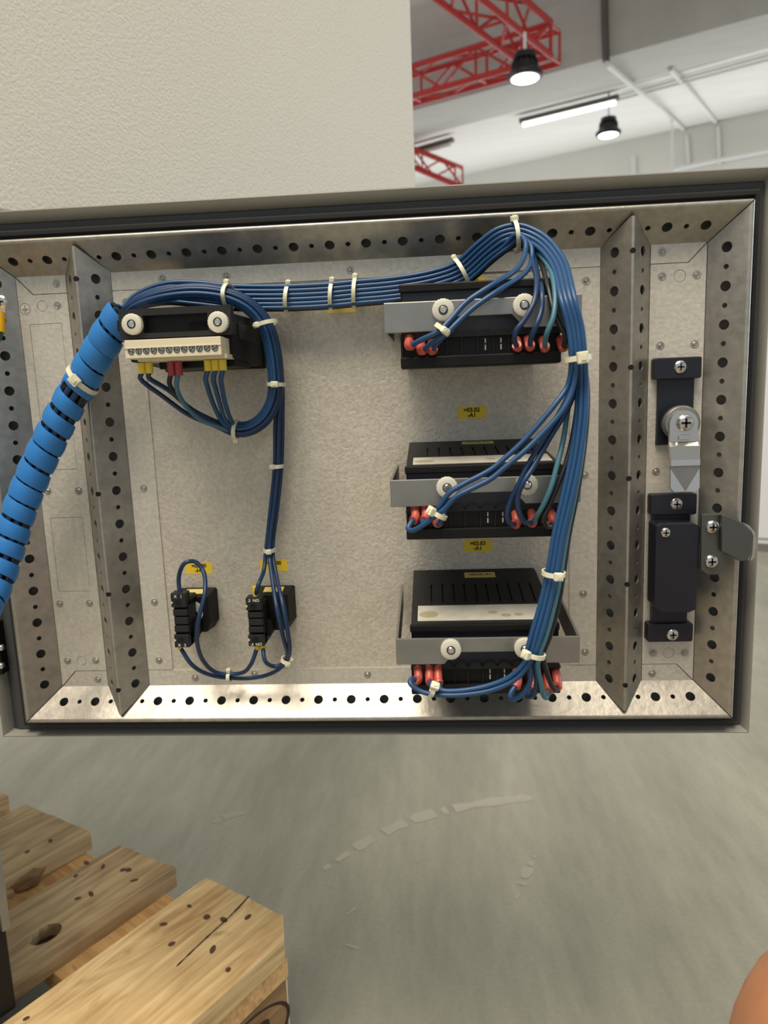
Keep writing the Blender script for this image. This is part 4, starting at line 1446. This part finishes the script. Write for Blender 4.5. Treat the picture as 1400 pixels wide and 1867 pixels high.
sw = thing('spiral_wrap', 'bright blue spiral wrapped cable sleeve crossing the left stiffener', 'cable sleeve', Pt(150, 694, 20))
pitch, ribw, RO = 0.0137, 0.0124, 0.0112
tot = cum[-1]
mb = MB()
seg = 28
nt_ = int(tot / pitch * seg)
STIE = 0.058
prof = [(0.0, -0.0012), (0.02, -0.0003), (0.12, 0.0), (0.5, 0.0004), (0.88, 0.0), (0.98, -0.0003), (1.0, -0.0012)]
for k in range(nt_ + 1):
    an = -2 * math.pi * k / seg
    turn = k / seg
    # a few turns sit wider apart, as the wires show between them
    jit = 0.0008 * math.sin(turn * 1.7) * math.sin(turn * 0.6)
    s0 = pitch * turn
    wdt = ribw * (0.95 + 0.09 * math.sin(turn * 0.8 + 0.5)) * (0.62 if 4.0 < turn < 5.0 else 1)
    for f_, dr_ in prof:
        p, (t_, a_, b_) = along(s0 + jit + wdt * f_)
        mb.v.append(p + (a_ * math.cos(an) + b_ * math.sin(an)) * (RO + dr_))
m_ = len(prof)
for k in range(nt_):
    for j in range(m_ - 1):
        mb.f.append((k * m_ + j, k * m_ + j + 1, (k + 1) * m_ + j + 1, (k + 1) * m_ + j))
obj('wrap', mb, 'wrap_blue', sw, True, fix=False)
for k in range(9):
    an = 2 * math.pi * k / 9
    pts = []
    for i in range(0, len(SP), 6):
        t_, a_, b_ = frames[i]
        pts.append(SP[i] + (a_ * math.cos(an) + b_ * math.sin(an)) * 0.0076)
    obj('core_wire', MB().tube(pts, 0.0021, 7), 'wire_blue_deep' if k % 3 else 'wire_black', sw, True)
tie('thick cable tie strapping the blue spiral sleeve to the stiffener', 152, 692, 31, 128 - 180, 11.8, 12.4, 85, 3.4, hs=(7, 6.4))

# ================================================================== pallet
P0 = Vector((0.012, 0.227, 0))
TH = 0.026


def PW(wm, lm, z):
    return P0 + EB * (wm / 1000) + DB * (lm / 1000) + Z * z


pal = thing('wooden_pallet', 'worn wooden pallet with stamped corner block under the cabinet', 'pallet', PW(-260, 600, 0))


def board(name, w0, w1, l0a, l0b, l1, zt, th, mt, chamfer=0, hole=None, bevel=1.6, jag=True):
    """l0a / l0b: end position on the w0 / w1 side"""
    out = [(w0, -l0a)]
    n_ = 9
    random.seed(int(abs(w0) * 7 + l1))
    for i in range(1, n_):
        f_ = i / n_
        wv_ = w0 + (w1 - w0) * f_
        if chamfer and wv_ > w1 - chamfer:
            continue
        out.append((wv_, -(l0a + (l0b - l0a) * f_ + (random.uniform(-1.6, 1.6) if jag else 0))))
    if chamfer:
        out.append((w1 - chamfer, -l0b))
        out.append((w1, -(l0b + chamfer)))
    else:
        out.append((w1, -l0b))
    out += [(w1, -l1), (w0, -l1)]
    out.reverse()
    # (u along EB, v along -DB), normal up
    hs = [hole] if hole else []
    mb_ = MB().holed(PW(0, 0, zt), EB, -DB, out, hs, th * 1000)
    return obj(name, mb_, mt, pal, bevel=0 if hole else bevel)


ckx = hit(83, 1703, Vector((0, 0, PT)), Z) - P0
kw, kl = ckx.dot(EB) * 1000, ckx.dot(DB) * 1000
kh = [(kw + 13 * math.cos(2 * math.pi * i / 22) * (1 + 0.05 * math.sin(3 * i)), -kl + 17 * math.sin(2 * math.pi * i / 22)) for i in range(22)]
board('deck_board', 0, 145, 0, -6, 1195, PT, TH, 'wood_new', chamfer=26)
board('deck_board', -145, -46.5, 19, 7, 1195, PT, TH, 'wood_grey', hole=kh)
obj('knot_floor', MB().lathe(PW(kw, kl, PT - 0.014), Z, [(0.0175, -0.001), (0.0175, 0.0)], 20), 'burnt', pal)
board('deck_board', -341, -201.5, 33, 21, 1195, PT, TH, 'wood_grey')
board('deck_board', -485, -387, 44, 36, 1195, PT, TH, 'wood_grey')
board('deck_board', -676, -531, 50, 44, 1195, PT, TH, 'wood_grey')
for l0 in (14, 530, 1045):
    board('cross_board', -676, 143, l0 + (36 if l0 < 20 else 0), l0, l0 + 150, PT - TH, 0.024, 'wood_cross')
zbk = PT - TH - 0.024
for wa in (43, -317, -676):
    for l0 in (18, 535, 1050):
        sk = (-wa + 43) * 0.05 if l0 < 20 else 0
        bl = obj('block', MB().hexa([PW(wa, l0 + sk, 0.02), PW(wa + 100, l0 + sk, 0.02), PW(wa + 100, l0 + sk + 143, 0.02), PW(wa, l0 + sk + 143, 0.02)],
                                    [PW(wa, l0 + sk, zbk), PW(wa + 100, l0 + sk, zbk), PW(wa + 100, l0 + sk + 143, zbk), PW(wa, l0 + sk + 143, zbk)]), 'wood_block', pal, bevel=2)
        if wa == 43 and l0 == 18:
            obj('pale_end', MB().hexa([PW(wa + 1, l0 - 1.2, 0.022), PW(wa + 99.5, l0 - 1.2, 0.022), PW(wa + 99.5, l0 + 0.3, 0.022), PW(wa + 1, l0 + 0.3, 0.022)],  # thin pale plate over the end face of this block
                                         [PW(wa + 1, l0 - 1.2, zbk - 0.001), PW(wa + 99.5, l0 - 1.2, zbk - 0.001), PW(wa + 99.5, l0 + 0.3, zbk - 0.001), PW(wa + 1, l0 + 0.3, zbk - 0.001)]), 'wood_end', bl)
            fc = PW(143.4, l0 + 62, (0.02 + zbk) / 2)
            letters('EUR', 44, 'burnt', fc, bl, -DB, Z, 0.4, name='stamp_letters')
            rg = MB()
            for rr in (1.0, 0.93):
                rg.v += [fc - DB * (0.064 * rr * math.cos(2 * math.pi * i / 40)) + Z * (0.033 * rr * math.sin(2 * math.pi * i / 40)) for i in range(40)]
            rg.f = [(i, (i + 1) % 40, 40 + (i + 1) % 40, 40 + i) for i in range(40)]
            obj('stamp_ring', rg, 'burnt', bl, fix=False)
for wa in (43, -317, -676):
    board('runner', wa, wa + 100, 20, 16, 1190, 0.021, 0.021, 'wood_grey')
# nail heads and splits
nm_ = MB().lathe(Vector((0, 0, 0)), Z, [(0.0036, -0.001), (0.0036, 0.0002), (0.0024, 0.0004)], 10)
nme = bpy.data.meshes.new('nail')
nme.from_pydata(nm_.v, [], nm_.f)
nme.materials.append(MATS['nail'])
for p in [(345, 1652), (377, 1672), (408, 1677), (452, 1672), (313, 1721), (388, 1731), (416, 1768), (298, 1685), (138, 1597), (158, 1573), (142, 1638), (166, 1630), (224, 1586), (234, 1586), (245, 1605), (188, 1580), (92, 1533), (50, 1553), (48, 1857)]:
    o = inst('nail', nme, hit(p[0], p[1], Vector((0, 0, PT)), Z), pal, (0, 0, random.random() * 3))
    o.scale = (random.uniform(0.7, 1.7), random.uniform(0.6, 1.1), 1)
cr = [hit(a_, b_, Vector((0, 0, PT)), Z) for a_, b_ in ((454, 1634), (430, 1660), (405, 1684), (385, 1702), (350, 1735), (322, 1762))]
cr = spline(cr, 5)
mb = MB()
for k, p in enumerate(cr):
    wd = 0.0009 * (0.4 + random.random())
    mb.v += [p - EB * wd + Z * 0.0004, p + EB * wd + Z * 0.0004]
for k in range(len(cr) - 1):
    mb.f.append((2 * k, 2 * k + 1, 2 * k + 3, 2 * k + 2))
obj('split', mb, 'burnt', pal, fix=False)
kb = hit(25, 1572, Vector((0, 0, PT)), Z)
mb = MB().lathe(kb - Z * 0.016, Z, [(0.030, -0.008), (0.033, 0.002), (0.026, 0.010), (0.010, 0.0135)], 14)
random.seed(3)
mb.v = [p + Vector((random.uniform(-.004, .004), random.uniform(-.004, .004), random.uniform(-.002, .002))) for p in mb.v]
obj('bark_knot', mb, 'wood_block', pal, True)

# ================================================================== photographer's knee at the lower right
kc = CAM + ray(1655, 1985) * 0.40
ps = [Vector((0.72, -1.02, 0.34)), Vector((0.70, -0.86, 0.37)), kc + Vector((0.10, -0.20, -0.02)), kc + Vector((0.035, -0.075, 0.004)), kc, kc + Vector((-0.004, 0.006, -0.065)), kc + Vector((0.005, -0.03, -0.16)), kc + Vector((0.012, -0.06, -0.27)), kc + Vector((0.016, -0.07, -kc.z + 0.09))]
ra = [0.095, 0.088, 0.078, 0.066, 0.058, 0.054, 0.056, 0.046, 0.036]
fine = spline(ps, 8)
fr_ = spline([Vector((r, 0, 0)) for r in ra], 8)
person = tag(obj('person', MB().tube(fine, [v_.x for v_ in fr_], 24), 'skin', None, True), 'bare knee of a crouching person at the lower right edge', 'person')
sh_ = ps[-1]
obj('shoe', MB().prism([Vector((sh_.x + x, sh_.y + y, 0.0)) for x, y in ((-.042, -.07), (.042, -.07), (.05, .1), (.035, .19), (-.02, .19), (-.046, .1))],
                       [Vector((sh_.x + x, sh_.y + y, z)) for x, y, z in ((-.036, -.06, .1), (.036, -.06, .1), (.04, .08, .085), (.028, .17, .045), (-.014, .17, .045), (-.038, .08, .085))]), 'shoe', person, bevel=8)
obj('shorts', MB().tube(fine[:17], [v_.x + 0.010 for v_ in fr_[:17]], 24), 'shorts', person, True)
